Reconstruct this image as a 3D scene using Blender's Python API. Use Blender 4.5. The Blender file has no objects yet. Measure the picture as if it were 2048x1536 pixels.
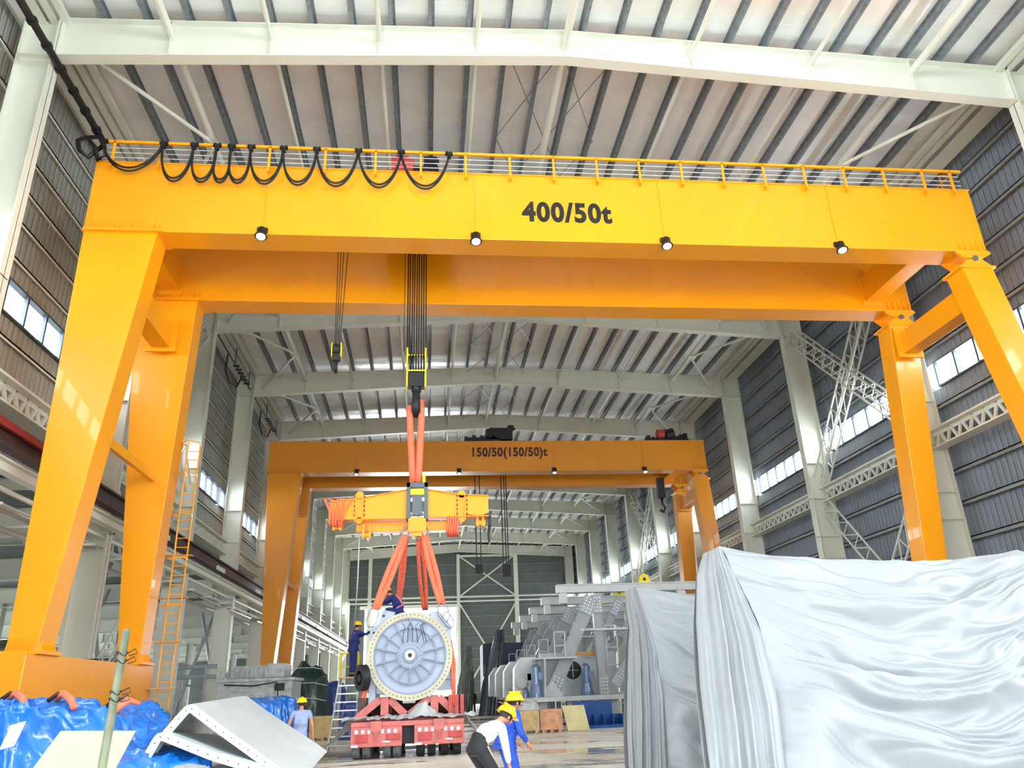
import bpy, math, random
from mathutils import Vector, Matrix, noise
random.seed(7)
C = bpy.context.scene.collection
S = bpy.context.scene
PI = math.pi

# ------------------------------------------------------------------ camera, world, light, exposure
EYE = (0.0, 0.0, 1.55)
RT = ((0.9941753, 0.1077152, -0.0035818), (-0.1012657, 0.9222416, -0.3731161), (-0.036887, 0.3713055, 0.9277778))
cam_d = bpy.data.cameras.new('camera')
cam = bpy.data.objects.new('camera', cam_d)
C.objects.link(cam)
m3 = Matrix(((RT[0][0], RT[0][2], -RT[0][1]), (RT[1][0], RT[1][2], -RT[1][1]), (RT[2][0], RT[2][2], -RT[2][1])))
cam.matrix_world = Matrix.Translation(EYE) @ m3.to_4x4()
cam_d.sensor_width = 36.0
cam_d.lens = 36.0 * 1530.0 / 2048.0
cam_d.clip_end = 600
S.camera = cam

world = bpy.data.worlds.new('overcast sky')
S.world = world
world.use_nodes = True
bg = world.node_tree.nodes['Background']
bg.inputs[0].default_value = (0.93, 0.97, 1.0, 1)
bg.inputs[1].default_value = 20.0
S.view_settings.view_transform = 'Standard'
S.view_settings.look = 'None'
S.view_settings.gamma = 1.0
S.view_settings.exposure = 0.12
S.cycles.use_denoising = True
S.cycles.max_bounces = 12
S.cycles.diffuse_bounces = 8
S.cycles.sample_clamp_indirect = 8.0

def portal(loc, rot, sx, sy):                    # guides daylight sampling through an opening of the hall
    d = bpy.data.lights.new('daylight_opening', 'AREA')
    d.shape = 'RECTANGLE'; d.size = sx; d.size_y = sy
    d.cycles.is_portal = True
    o = bpy.data.objects.new('daylight_opening', d)
    o.location = loc; o.rotation_euler = rot
    C.objects.link(o)
portal((4.4, -24.1, 4.5), (PI/2, 0, 0), 19, 9)  # added doorway behind the camera
portal((21.7, -7.2, 15.2), (0, PI/2, 0), 9.6, 33.4)  # added tall glazing on the right, out of view
portal((-12.9, -7.2, 15.2), (0, -PI/2, 0), 9.6, 33.4)           # added tall glazing on the left, out of view
portal((-2.5, 113.9, 6.4), (-PI/2, 0, 0), 12.8, 12.8)
portal((21.7, 61.5, 13.35), (0, PI/2, 0), 1.2, 104)
portal((-12.9, 61.5, 13.15), (0, -PI/2, 0), 1.2, 104)

# ------------------------------------------------------------------ materials
def lin(c):
    return tuple(((x/255.0)/12.92 if x/255.0 <= 0.04045 else ((x/255.0+0.055)/1.055)**2.4) for x in c) + (1,)
MATS = {}
def mat(name, rgb, rough=0.5, metal=0.0, var=0.08, scale=1.5, bump=0.0, bscale=8.0, coat=0.0, rgb2=None, trans=0.0, spec=0.5, crease=0.0, cscale=1.2):
    m = bpy.data.materials.new(name); m.use_nodes = True
    nt = m.node_tree; N = nt.nodes; L = nt.links
    p = N['Principled BSDF']
    p.inputs['Roughness'].default_value = rough
    p.inputs['Metallic'].default_value = metal
    p.inputs['Coat Weight'].default_value = coat
    p.inputs['Specular IOR Level'].default_value = spec
    tc = N.new('ShaderNodeTexCoord')
    nz = N.new('ShaderNodeTexNoise'); nz.inputs['Scale'].default_value = scale; nz.inputs['Detail'].default_value = 6
    L.new(tc.outputs['Object'], nz.inputs['Vector'])
    mx = N.new('ShaderNodeMix'); mx.data_type = 'RGBA'
    a = lin(rgb); b = lin(rgb2) if rgb2 else tuple(x*(1-3*var) for x in a[:3]) + (1,)
    mx.inputs['A'].default_value = a; mx.inputs['B'].default_value = b
    rp = N.new('ShaderNodeMapRange'); rp.inputs['From Min'].default_value = 0.4; rp.inputs['From Max'].default_value = 0.75
    L.new(nz.outputs['Fac'], rp.inputs['Value']); L.new(rp.outputs['Result'], mx.inputs['Factor'])
    L.new(mx.outputs['Result'], p.inputs['Base Color'])
    if bump:
        n2 = N.new('ShaderNodeTexNoise'); n2.inputs['Scale'].default_value = bscale; n2.inputs['Detail'].default_value = 5
        L.new(tc.outputs['Object'], n2.inputs['Vector'])
        bp = N.new('ShaderNodeBump'); bp.inputs['Strength'].default_value = min(1, bump); bp.inputs['Distance'].default_value = 0.05
        L.new(n2.outputs['Fac'], bp.inputs['Height']); L.new(bp.outputs['Normal'], p.inputs['Normal'])
    if crease:                                   # sharp crumple creases of film and tarpaulin
        n3 = N.new('ShaderNodeTexNoise'); n3.noise_type = 'RIDGED_MULTIFRACTAL'; n3.inputs['Scale'].default_value = cscale; n3.inputs['Detail'].default_value = 4
        n3.inputs['Distortion'].default_value = 0.6
        L.new(tc.outputs['Object'], n3.inputs['Vector'])
        b3 = N.new('ShaderNodeBump'); b3.inputs['Strength'].default_value = 1.0; b3.inputs['Distance'].default_value = crease
        L.new(n3.outputs['Fac'], b3.inputs['Height'])
        if bump: L.new(bp.outputs['Normal'], b3.inputs['Normal'])
        L.new(b3.outputs['Normal'], p.inputs['Normal'])
    if trans:
        tr = N.new('ShaderNodeBsdfTranslucent'); tr.inputs[0].default_value = a
        ms = N.new('ShaderNodeMixShader'); ms.inputs[0].default_value = trans
        out = N['Material Output']
        L.new(p.outputs[0], ms.inputs[1]); L.new(tr.outputs[0], ms.inputs[2]); L.new(ms.outputs[0], out.inputs[0])
    MATS[name] = m
    return m

def ribbed(name, rgb, axis, period, rough=0.5, rgb2=None, metal=0.0, strength=0.8):
    """sheet metal with trapezoid ribs repeated along one axis"""
    m = mat(name, rgb, rough, metal, 0.05, 0.6, rgb2=rgb2)
    nt = m.node_tree; N = nt.nodes; L = nt.links
    tc = N.new('ShaderNodeTexCoord'); sp = N.new('ShaderNodeSeparateXYZ'); L.new(tc.outputs['Object'], sp.inputs[0])
    mu = N.new('ShaderNodeMath'); mu.operation = 'MULTIPLY'; mu.inputs[1].default_value = 1.0/period
    L.new(sp.outputs[axis], mu.inputs[0])
    fr = N.new('ShaderNodeMath'); fr.operation = 'FRACT'; L.new(mu.outputs[0], fr.inputs[0])
    pp = N.new('ShaderNodeMath'); pp.operation = 'PINGPONG'; pp.inputs[1].default_value = 0.5; L.new(fr.outputs[0], pp.inputs[0])
    mr = N.new('ShaderNodeMapRange'); mr.inputs['From Min'].default_value = 0.1; mr.inputs['From Max'].default_value = 0.22
    L.new(pp.outputs[0], mr.inputs['Value'])
    bp = N.new('ShaderNodeBump'); bp.inputs['Strength'].default_value = strength; bp.inputs['Distance'].default_value = 0.05
    L.new(mr.outputs[0], bp.inputs['Height']); L.new(bp.outputs[0], N['Principled BSDF'].inputs['Normal'])
    return m

yellow = mat('yellow_paint', (250, 162, 8), 0.32, var=0.03, scale=0.4, coat=0.25)
yellow2 = mat('amber_paint', (216, 138, 36), 0.35, var=0.03, scale=0.4, coat=0.2)
cream = mat('cream_steel', (218, 219, 206), 0.45, var=0.03, scale=0.5)
creamd = mat('grey_steel_paint', (190, 192, 186), 0.45, var=0.05)
purlinm = mat('galvanised_purlin', (128, 134, 140), 0.4, 0.2, var=0.15, scale=6)
girtm = mat('galvanised_girt', (150, 152, 150), 0.4, 0.3, var=0.1)
black = mat('black_rubber', (18, 18, 20), 0.55)
dark = mat('dark_steel', (38, 38, 42), 0.5, 0.3)
brown = mat('dark_maroon_steel', (74, 44, 42), 0.55, var=0.15)
redp = mat('red_paint', (190, 62, 58), 0.5, var=0.12, scale=5)
redpale = mat('faded_red_paint', (206, 108, 102), 0.55, var=0.12, scale=5, rgb2=(168, 100, 94))
orange = mat('orange_webbing', (255, 122, 88), 0.75, var=0.1, scale=10)
hwhite = mat('white_paint', (215, 215, 215), 0.5)
greyblue = mat('machine_grey', (168, 178, 198), 0.45, var=0.04)
ringm = mat('cream_flange', (190, 184, 158), 0.45, var=0.05)
steelgrey = mat('steel_grey_paint', (160, 168, 174), 0.42, var=0.06, coat=0.15)
steelpale = mat('pale_grey_paint', (200, 206, 208), 0.42, var=0.05)
chrome = mat('bright_steel', (150, 150, 152), 0.35, 0.8)
ribm = mat('rib_shade_grey', (136, 146, 168), 0.5, var=0.04)  # housing grey darkened: contact shade of the ribs put into the colour
mullion = mat('dark_mullion', (66, 78, 92), 0.5)
boltm = mat('bolt_steel', (225, 228, 230), 0.3, 0.4)
bluetarp = mat('blue_tarp', (20, 112, 208), 0.3, var=0.1, scale=2, bump=0.3, bscale=9, coat=0.5, crease=0.09, cscale=1.1)
bluedark = mat('dark_blue_tarp', (14, 56, 140), 0.4, var=0.15, scale=2, bump=0.4, bscale=6, coat=0.3, crease=0.06, cscale=1.1)
greentarp = mat('green_tarp', (16, 52, 42), 0.45, var=0.2, scale=2, bump=0.5, bscale=6, coat=0.2, crease=0.06, cscale=1.1)
blackfilm = mat('black_film', (62, 70, 84), 0.3, var=0.2, scale=2, bump=0.8, bscale=4, coat=0.5)
plastic = mat('white_film', (160, 164, 168), 0.5, var=0.02, scale=1, bump=0.25, bscale=5, coat=0.08, trans=0.2, crease=0.05, cscale=1.0)
clearfilm = mat('clear_film', (214, 220, 222), 0.25, var=0.05, scale=3, bump=0.9, bscale=5, coat=0.5, trans=0.2)
ply = mat('plywood', (226, 212, 160), 0.6, var=0.07, scale=3)
pine = mat('pine_boards', (214, 184, 128), 0.6, var=0.1, scale=4)
pinkwood = mat('reddish_boards', (222, 164, 126), 0.6, var=0.12, scale=4)
panelwhite = mat('pale_panel', (160, 160, 134), 0.5, var=0.03, scale=2)
ductm = mat('galvanised_panel', (194, 202, 204), 0.4, 0.15, var=0.04, scale=2)
postm = mat('greenish_grey_post', (116, 122, 96), 0.6, var=0.15, scale=6)
bluep = mat('blue_paint', (24, 84, 160), 0.45, var=0.12, scale=3)
motorm = mat('blue_grey_motor', (110, 136, 170), 0.35, 0.2, coat=0.3)
enginem = mat('engine_grey', (182, 190, 188), 0.5, var=0.15, scale=4)
skinm = mat('skin', (190, 132, 104), 0.55, var=0.04, scale=8)
hairm = mat('black_hair', (22, 18, 16), 0.6)
helmetm = mat('yellow_helmet', (255, 206, 0), 0.3, var=0.01, coat=0.3)
navy = mat('navy_cloth', (30, 42, 110), 0.8, var=0.1, scale=10, bump=0.3, bscale=12)
jeans = mat('blue_cloth', (34, 78, 190), 0.8, var=0.12, scale=10, bump=0.3, bscale=12)
shirtblue = mat('pale_blue_cloth', (150, 164, 205), 0.8, var=0.06, scale=10, bump=0.3, bscale=12)
shirtwhite = mat('white_cloth', (205, 205, 214), 0.8, var=0.03, scale=10, bump=0.3, bscale=12)
blackcloth = mat('black_cloth', (24, 25, 30), 0.75, bump=0.3, bscale=12)
pinkm = mat('pink_strap', (236, 130, 160), 0.7)
tyrem = mat('tyre_rubber', (112, 118, 120), 0.8, var=0.2, scale=8, bump=0.4, bscale=20)
tyredark = mat('dark_tyre_rubber', (40, 42, 44), 0.8, var=0.2, scale=8)
letterm = mat('black_lettering', (22, 20, 18), 0.5)
lettermr = mat('maroon_lettering', (70, 24, 14), 0.5)
wallL = ribbed('ribbed_sheet_grey', (150, 151, 144), 1, 0.30)
wallR = ribbed('ribbed_sheet_bluegrey', (126, 134, 145), 1, 0.30)
wallA = ribbed('ribbed_sheet_aisle', (92, 98, 94), 1, 0.30)
oliveflm = mat('olive_film', (112, 122, 112), 0.35, var=0.2, scale=2, bump=0.6, bscale=4, coat=0.3)
wallB = ribbed('ribbed_sheet_dark', (98, 106, 104), 0, 0.30)

def foil():
    m = mat('quilted_foil', (246, 246, 246), 0.36, 0.3, var=0.04, scale=0.8, bump=0.55, bscale=2.2)
    nt = m.node_tree; N = nt.nodes; L = nt.links; p = N['Principled BSDF']
    tc = N.new('ShaderNodeTexCoord'); sp = N.new('ShaderNodeSeparateXYZ'); L.new(tc.outputs['Object'], sp.inputs[0])
    nz = N.new('ShaderNodeTexNoise'); nz.inputs['Scale'].default_value = 0.9; L.new(tc.outputs['Object'], nz.inputs['Vector'])
    ad = N.new('ShaderNodeMath'); ad.operation = 'MULTIPLY_ADD'; ad.inputs[1].default_value = 0.12
    L.new(nz.outputs['Fac'], ad.inputs[0]); L.new(sp.outputs[1], ad.inputs[2])
    dv = N.new('ShaderNodeMath'); dv.operation = 'DIVIDE'; dv.inputs[1].default_value = 1.22; L.new(ad.outputs[0], dv.inputs[0])
    fr = N.new('ShaderNodeMath'); fr.operation = 'FRACT'; L.new(dv.outputs[0], fr.inputs[0])
    lt = N.new('ShaderNodeMath'); lt.operation = 'LESS_THAN'; lt.inputs[1].default_value = 0.035; L.new(fr.outputs[0], lt.inputs[0])
    src = p.inputs['Base Color'].links[0].from_socket
    mx = N.new('ShaderNodeMix'); mx.data_type = 'RGBA'; mx.inputs['B'].default_value = (0.9, 0.9, 0.9, 1)
    L.new(lt.outputs[0], mx.inputs['Factor']); L.new(src, mx.inputs['A']); L.new(mx.outputs['Result'], p.inputs['Base Color'])
    # quilting: the foil bellies between the seams
    sn = N.new('ShaderNodeMath'); sn.operation = 'PINGPONG'; sn.inputs[1].default_value = 0.5; L.new(fr.outputs[0], sn.inputs[0])
    b2 = N.new('ShaderNodeBump'); b2.inputs['Strength'].default_value = 0.5; b2.inputs['Distance'].default_value = 0.12
    L.new(sn.outputs[0], b2.inputs['Height'])
    ob = p.inputs['Normal'].links[0].from_socket
    L.new(ob, b2.inputs['Normal']); L.new(b2.outputs[0], p.inputs['Normal'])
    return m
foilm = foil()

def floormat():
    m = bpy.data.materials.new('concrete_floor'); m.use_nodes = True
    nt = m.node_tree; N = nt.nodes; L = nt.links; p = N['Principled BSDF']
    tc = N.new('ShaderNodeTexCoord')
    n1 = N.new('ShaderNodeTexNoise'); n1.inputs['Scale'].default_value = 0.5; n1.inputs['Detail'].default_value = 8
    mp = N.new('ShaderNodeMapping'); mp.inputs['Scale'].default_value = (0.35, 1.0, 1.0)
    n2 = N.new('ShaderNodeTexNoise'); n2.inputs['Scale'].default_value = 0.5; n2.inputs['Detail'].default_value = 5; n2.inputs['Roughness'].default_value = 0.6
    L.new(tc.outputs['Object'], n1.inputs['Vector']); L.new(tc.outputs['Object'], mp.inputs[0]); L.new(mp.outputs[0], n2.inputs['Vector'])
    cr = N.new('ShaderNodeValToRGB')
    cr.color_ramp.elements[0].color = lin((206, 200, 186)); cr.color_ramp.elements[0].position = 0.3
    cr.color_ramp.elements[1].color = lin((246, 242, 232)); cr.color_ramp.elements[1].position = 0.7
    L.new(n1.outputs['Fac'], cr.inputs[0])
    wet = N.new('ShaderNodeMapRange'); wet.inputs['From Min'].default_value = 0.52; wet.inputs['From Max'].default_value = 0.57
    L.new(n2.outputs['Fac'], wet.inputs['Value'])
    mx = N.new('ShaderNodeMix'); mx.data_type = 'RGBA'; mx.inputs['B'].default_value = lin((178, 175, 165))
    L.new(wet.outputs[0], mx.inputs['Factor']); L.new(cr.outputs[0], mx.inputs['A']); L.new(mx.outputs['Result'], p.inputs['Base Color'])
    mr = N.new('ShaderNodeMapRange'); mr.inputs['To Min'].default_value = 0.5; mr.inputs['To Max'].default_value = 0.06
    L.new(wet.outputs[0], mr.inputs['Value']); L.new(mr.outputs[0], p.inputs['Roughness'])
    bp = N.new('ShaderNodeBump'); bp.inputs['Strength'].default_value = 0.15; bp.inputs['Distance'].default_value = 0.02
    L.new(n2.outputs['Fac'], bp.inputs['Height']); L.new(bp.outputs[0], p.inputs['Normal'])
    return m
floorm = floormat()

def glassmat():
    m = bpy.data.materials.new('window_glass'); m.use_nodes = True
    nt = m.node_tree; N = nt.nodes; L = nt.links
    N.remove(N['Principled BSDF'])
    t = N.new('ShaderNodeBsdfTransparent'); t.inputs[0].default_value = (0.93, 0.96, 0.97, 1)
    g = N.new('ShaderNodeBsdfGlossy'); g.inputs['Roughness'].default_value = 0.05
    ms = N.new('ShaderNodeMixShader'); ms.inputs[0].default_value = 0.06
    L.new(t.outputs[0], ms.inputs[1]); L.new(g.outputs[0], ms.inputs[2]); L.new(ms.outputs[0], N['Material Output'].inputs[0])
    return m
glassm = glassmat()
lampm = mat('lamp_glass', (250, 250, 245), 0.2)
e = lampm.node_tree.nodes['Principled BSDF']; e.inputs['Emission Color'].default_value = (1, 1, 0.95, 1); e.inputs['Emission Strength'].default_value = 0.7

# ------------------------------------------------------------------ mesh helper
Z = Vector((0, 0, 1))
def V(*a): return Vector(a)
def wloc(o):
    l = Vector((0, 0, 0))
    while o is not None:
        l += o.location; o = o.parent
    return l
class MB:
    def __init__(s): s.v = []; s.f = []
    def add(s, vs, fs):
        n = len(s.v); s.v += [Vector(v) for v in vs]; s.f += [tuple(i+n for i in f) for f in fs]; return s
    def hexa(s, b, t):                       # 4 bottom, 4 top corners
        return s.add(list(b)+list(t), [(3,2,1,0),(4,5,6,7),(0,1,5,4),(1,2,6,5),(2,3,7,6),(3,0,4,7)])
    def box(s, x0, x1, y0, y1, z0, z1):
        return s.hexa([(x0,y0,z0),(x1,y0,z0),(x1,y1,z0),(x0,y1,z0)], [(x0,y0,z1),(x1,y0,z1),(x1,y1,z1),(x0,y1,z1)])
    def frame(s, p0, p1, up):
        d = (Vector(p1)-Vector(p0)).normalized(); up = Vector(up)
        if abs(d.dot(up)) > 0.99: up = V(0,1,0) if abs(d.y) < 0.9 else V(1,0,0)
        a = d.cross(up).normalized(); b = a.cross(d).normalized()
        return d, a, b
    def beam(s, p0, p1, w, h, up=(0,0,1)):
        p0, p1 = Vector(p0), Vector(p1); d, a, b = s.frame(p0, p1, up)
        q = [(-w/2,-h/2),(w/2,-h/2),(w/2,h/2),(-w/2,h/2)]
        return s.hexa([p0+a*x+b*y for x,y in q], [p1+a*x+b*y for x,y in q])
    def ibeam(s, p0, p1, w, h, up=(0,0,1), tf=0.04, tw=0.03):
        p0, p1 = Vector(p0), Vector(p1); d, a, b = s.frame(p0, p1, up)
        for k in (-1, 1): s.beam(p0+b*k*(h-tf)/2, p1+b*k*(h-tf)/2, w, tf, up)
        return s.beam(p0, p1, tw, h-2*tf, up)
    def cyl(s, p0, p1, r, r1=None, n=12, caps=True):
        p0, p1 = Vector(p0), Vector(p1); r1 = r if r1 is None else r1; d, a, b = s.frame(p0, p1, (0,0,1))
        vs = []
        for p, q in ((p0, r), (p1, r1)):
            for i in range(n):
                t = 2*PI*i/n; vs.append(p+a*math.cos(t)*q+b*math.sin(t)*q)
        fs = [(i, (i+1) % n, n+(i+1) % n, n+i) for i in range(n)]
        if caps: fs += [tuple(range(n-1, -1, -1)), tuple(range(n, 2*n))]
        return s.add(vs, fs)
    def tube(s, pts, r, n=8, caps=True):
        pts = [Vector(p) for p in pts]; vs = []; m = len(pts); a = None
        rr = r if isinstance(r, (list, tuple)) else [r]*m
        for i, p in enumerate(pts):
            d = (pts[min(i+1, m-1)]-pts[max(i-1, 0)]).normalized()
            if a is None:
                a = d.cross(Z if abs(d.z) < 0.95 else V(0,1,0)).normalized()
            else:
                a = (a-d*a.dot(d)).normalized()
            b = d.cross(a)
            for k in range(n):
                t = 2*PI*k/n; vs.append(p+(a*math.cos(t)+b*math.sin(t))*rr[i])
        fs = [(i*n+k, i*n+(k+1) % n, (i+1)*n+(k+1) % n, (i+1)*n+k) for i in range(m-1) for k in range(n)]
        if caps: fs += [tuple(range(n-1, -1, -1)), tuple(range((m-1)*n, m*n))]
        return s.add(vs, fs)
    def prism(s, poly, vec):
        poly = [Vector(p) for p in poly]; vec = Vector(vec); n = len(poly)
        return s.add(poly+[p+vec for p in poly], [tuple(range(n-1, -1, -1)), tuple(range(n, 2*n))]+[(i, (i+1) % n, n+(i+1) % n, n+i) for i in range(n)])
    def grid(s, fn, nu, nv, wrap=False):
        vs = [fn(i/(nu-1) if not wrap else i/nu, j/(nv-1)) for j in range(nv) for i in range(nu)]
        fs = []
        for j in range(nv-1):
            for i in range(nu if wrap else nu-1):
                k = (i+1) % nu
                fs.append((j*nu+i, j*nu+k, (j+1)*nu+k, (j+1)*nu+i))
        return s.add(vs, fs)
    def ball(s, c, rx, ry=None, rz=None, n=12, m=8, z0=-1.0):
        c = Vector(c); ry = rx if ry is None else ry; rz = rx if rz is None else rz; a0 = math.asin(z0)
        def fn(u, v):
            t = 2*PI*u; q = a0+(PI/2-a0)*v
            return c+V(math.cos(t)*math.cos(q)*rx, math.sin(t)*math.cos(q)*ry, math.sin(q)*rz)
        s.grid(fn, n, m, wrap=True)
        if z0 > -1: s.f.append(tuple(range(len(s.v)-n*m+n-1, len(s.v)-n*m-1, -1)))
        return s
    def ring(s, c, axis, r0, r1, d, n=32):     # flat annular disc of thickness d along axis
        c = Vector(c); axis = Vector(axis).normalized(); a = axis.cross(Z if abs(axis.z) < .9 else V(1,0,0)).normalized(); b = axis.cross(a)
        vs = []
        for r, o in ((r0, 0), (r1, 0), (r1, d), (r0, d)):
            for i in range(n):
                t = 2*PI*i/n; vs.append(c+axis*o+(a*math.cos(t)+b*math.sin(t))*r)
        fs = []
        for k in range(4):
            k2 = (k+1) % 4
            for i in range(n):
                j = (i+1) % n; fs.append((k*n+i, k2*n+i, k2*n+j, k*n+j))
        return s.add(vs, fs)
    def xf(s, M): s.v = [M @ v for v in s.v]; return s
    def build(s, name, m, parent=None, smooth=False, bevel=0.0, loc=None):
        if parent is not None: o0 = wloc(parent)
        elif loc is not None: o0 = Vector(loc)
        else:
            xs = [v.x for v in s.v]; ys = [v.y for v in s.v]; zs = [v.z for v in s.v]
            o0 = V((min(xs)+max(xs))/2, (min(ys)+max(ys))/2, min(zs))
        me = bpy.data.meshes.new(name)
        me.from_pydata([tuple(v-o0) for v in s.v], [], s.f)
        me.materials.append(m); me.update()
        import bmesh
        b = bmesh.new(); b.from_mesh(me); bmesh.ops.recalc_face_normals(b, faces=b.faces); b.to_mesh(me); b.free()
        if smooth: me.polygons.foreach_set('use_smooth', [True]*len(me.polygons))
        o = bpy.data.objects.new(name, me); C.objects.link(o)
        if parent is not None: o.parent = parent
        else: o.location = o0
        if bevel:
            bv = o.modifiers.new('edge', 'BEVEL'); bv.width = bevel; bv.segments = 2; bv.limit_method = 'ANGLE'
        return o
def tag(o, label=None, cat=None, group=None, kind=None):
    if label: o['label'] = label
    if cat: o['category'] = cat
    if group: o['group'] = group
    if kind: o['kind'] = kind
    return o
def empty(name, loc, label=None, cat=None, group=None, kind=None):
    o = bpy.data.objects.new(name, None); o.location = loc; o.empty_display_size = 0.2; C.objects.link(o)
    return tag(o, label, cat, group, kind)
def copy_tree(o, parent=None):
    c = o.copy(); C.objects.link(c); c.parent = parent
    for ch in list(o.children): copy_tree(ch, c)
    return c
ORD = ['first', 'second', 'third', 'fourth', 'fifth', 'sixth', 'seventh', 'eighth', 'ninth', 'tenth', 'eleventh', 'twelfth', 'thirteenth', 'fourteenth', 'fifteenth']
XL, XR, XM = -11.2, 20.0, 4.4
FY = [9.55+9.42*k for k in range(12)]        # portal frames; the last stands at the gable

# ------------------------------------------------------------------ hall: floor, roof, frames, walls
apron = mat('apron_bounce', (240, 238, 232), 0.8, var=0.02)  # unseen pale ground, added to bounce daylight up to the roof
tag(MB().box(-60, 60, -70, -24.1, -0.3, -0.004).build('floor_apron_bounce', apron), 'pale apron added outside the hall doorway to bounce daylight inside', 'ground', kind='structure')
f = MB(); f.box(-37, 26, -24.1, 125, -0.3, 0.0)
tag(f.build('floor', floorm), 'pale concrete floor of the hall with wet patches', 'floor', kind='structure')
def zroof(x, e=21.42, r=22.02):
    return r-(r-e)*abs(x-XM)/15.6
Y0, Y1 = -24.0, 113.9
f = MB()
for xa, xb in ((-12.8, XM), (XM, 21.8)):
    f.prism([(xa, Y0, zroof(xa)), (xb, Y0, zroof(xb)), (xb, Y0, zroof(xb)+0.12), (xa, Y0, zroof(xa)+0.12)], (0, Y1-Y0, 0))
roof = tag(f.build('ceiling', foilm), 'silver foil insulated roof underside of the hall', 'ceiling', kind='structure')
px = [XM-0.62-1.25*i for i in range(12)]+[XM+0.62+1.25*i for i in range(12)]
for x in px:
    zt = zroof(x); f = MB()
    f.box(x-0.03, x+0.03, Y0, Y1, zt-0.26, zt-0.005)
    s = 1 if x < XM else -1
    f.box(min(x, x-s*.1), max(x, x-s*.1), Y0, Y1, zt-0.275, zt-0.25)
    f.box(min(x, x+s*.1), max(x, x+s*.1), Y0, Y1, zt-0.03, zt-0.005)
    f.build('purlin', purlinm, roof)
strutx = [-7.95, -4.95, -1.6, 1.5, XM, 8.65, 12.8, 16.4]
for i, x in enumerate(strutx):
    zt = 20.42+(20.98-20.42)*(1-abs(x-XM)/15.6)+0.15; r = 0.13 if i in (0, 4, 7) else 0.075
    o = MB().cyl((x, Y0, zt), (x, Y1-.4, zt), r, n=10).build('roof_strut_tube', cream, roof, smooth=False)
for s, x in ((1, XL), (-1, XR)):                # double eaves channels and the flat strip outside them
    MB().box(x-.35, x-.13, Y0, Y1-.4, 21.02, 21.2).box(x+.0, x+.22, Y0, Y1-.4, 21.02, 21.2).build('eaves_beam', cream, roof)
    MB().box(min(x-s*1.2, x-s*.45), max(x-s*1.2, x-s*.45), Y0, Y1-.4, 20.98, 21.02).build('eaves_gutter_plate', cream, roof)

def frames():
    for k, y in enumerate([.13]+FY):
        zb = lambda x: 19.68+(20.62-19.68)*(1-abs(x-XM)/15.6)
        zt = lambda x: zroof(x)-0.29
        # roof beam
        w = MB(); 
        for xa, xb in ((XL, XM), (XM, XR)):
            w.prism([(xa, y-.015, zb(xa)), (xb, y-.015, zb(xb)), (xb, y-.015, zt(xb)), (xa, y-.015, zt(xa))], (0, .03, 0))
            w.prism([(xa, y-.2, zb(xa)-.02), (xb, y-.2, zb(xb)-.02), (xb, y-.2, zb(xb)+.03), (xa, y-.2, zb(xa)+.03)], (0, .4, 0))
            w.prism([(xa, y-.2, zt(xa)-.04), (xb, y-.2, zt(xb)-.04), (xb, y-.2, zt(xb)), (xa, y-.2, zt(xa))], (0, .4, 0))
        for x in strutx+[XL+.05, XR-.05]:
            w.box(x-.015, x+.015, y-.17, y+.17, zb(x), zt(x))
        nm = ORD[k-2] if k > 1 else None
        o = w.build('roof_beam', cream)
        tag(o, ('cream steel roof beam, %s of the row counting away from the camera' % nm) if nm else 'cream steel roof beam overhead, above the top edge of the view', 'roof beam', 'roof beams across the hall', 'structure')
        for side, xi, sg in (('left', XL, -1), ('right', XR, 1)):
            xo = xi+sg*(1.0 if side == 'left' else 1.18)
            c = MB()
            c.box(min(xi, xi+sg*.03), max(xi, xi+sg*.03), y-.24, y+.24, 0, zt(xi))
            c.box(min(xo, xo-sg*.03), max(xo, xo-sg*.03), y-.24, y+.24, 0, zt(xi))
            c.box(min(xi, xo), max(xi, xo), y-.012, y+.012, 0, zt(xi))
            for zz in (0.05, 7.2, 8.3, 10.3, 12.2, 19.66):
                c.box(min(xi, xo), max(xi, xo), y-.2, y+.2, zz-.015, zz+.015)
            o = c.build('steel_column', cream)
            tag(o, ('cream steel column on the %s side of the hall, %s counting away from the camera' % (side, nm)) if nm else 'cream steel column on the %s side, level with or behind the camera' % side, 'column', 'wall columns', 'structure')
frames()

# side walls: ribbed sheet above and below a window band, horizontal girts
XWL, XWR = -12.75, 21.6
ZL0, ZL1, ZR0, ZR1 = 12.6, 13.75, 12.8, 13.95
w = MB().box(XWL-.06, XWL, 17.0, Y1, 8.6, ZL0).box(XWL-.06, XWL, 9.55, Y1, ZL1, 21.5).box(XWL-.06, XWL, 9.55, 17.0, 0, ZL0).box(XWL-.06, XWL, Y0, 9.55, 0, 10.4).box(XWL-.06, XWL, Y0, 9.55, 20, 21.5)
wl = tag(w.build('wall_left', wallL), 'grey ribbed sheet wall above the side aisle, with a long window band', 'wall', kind='structure')
w = MB().box(XWR, XWR+.06, 9.55, Y1, 0, ZR0).box(XWR, XWR+.06, 9.55, Y1, ZR1, 21.5).box(XWR, XWR+.06, Y0, 9.55, 0, 10.4).box(XWR, XWR+.06, Y0, 9.55, 20, 21.5)
wr = tag(w.build('wall_right', wallR), 'blue-grey ribbed sheet wall with a long window band', 'wall', kind='structure')
for z in (9.3, 10.9, 11.9, 14.4, 15.6, 16.7, 17.8, 18.9, 20.0):
    MB().box(XWL, XWL+.12, 9.6, Y1-.3, z, z+.06).box(XWL+.1, XWL+.12, 9.6, Y1-.3, z-.07, z+.06).build('girt', cream, wl)
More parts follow.
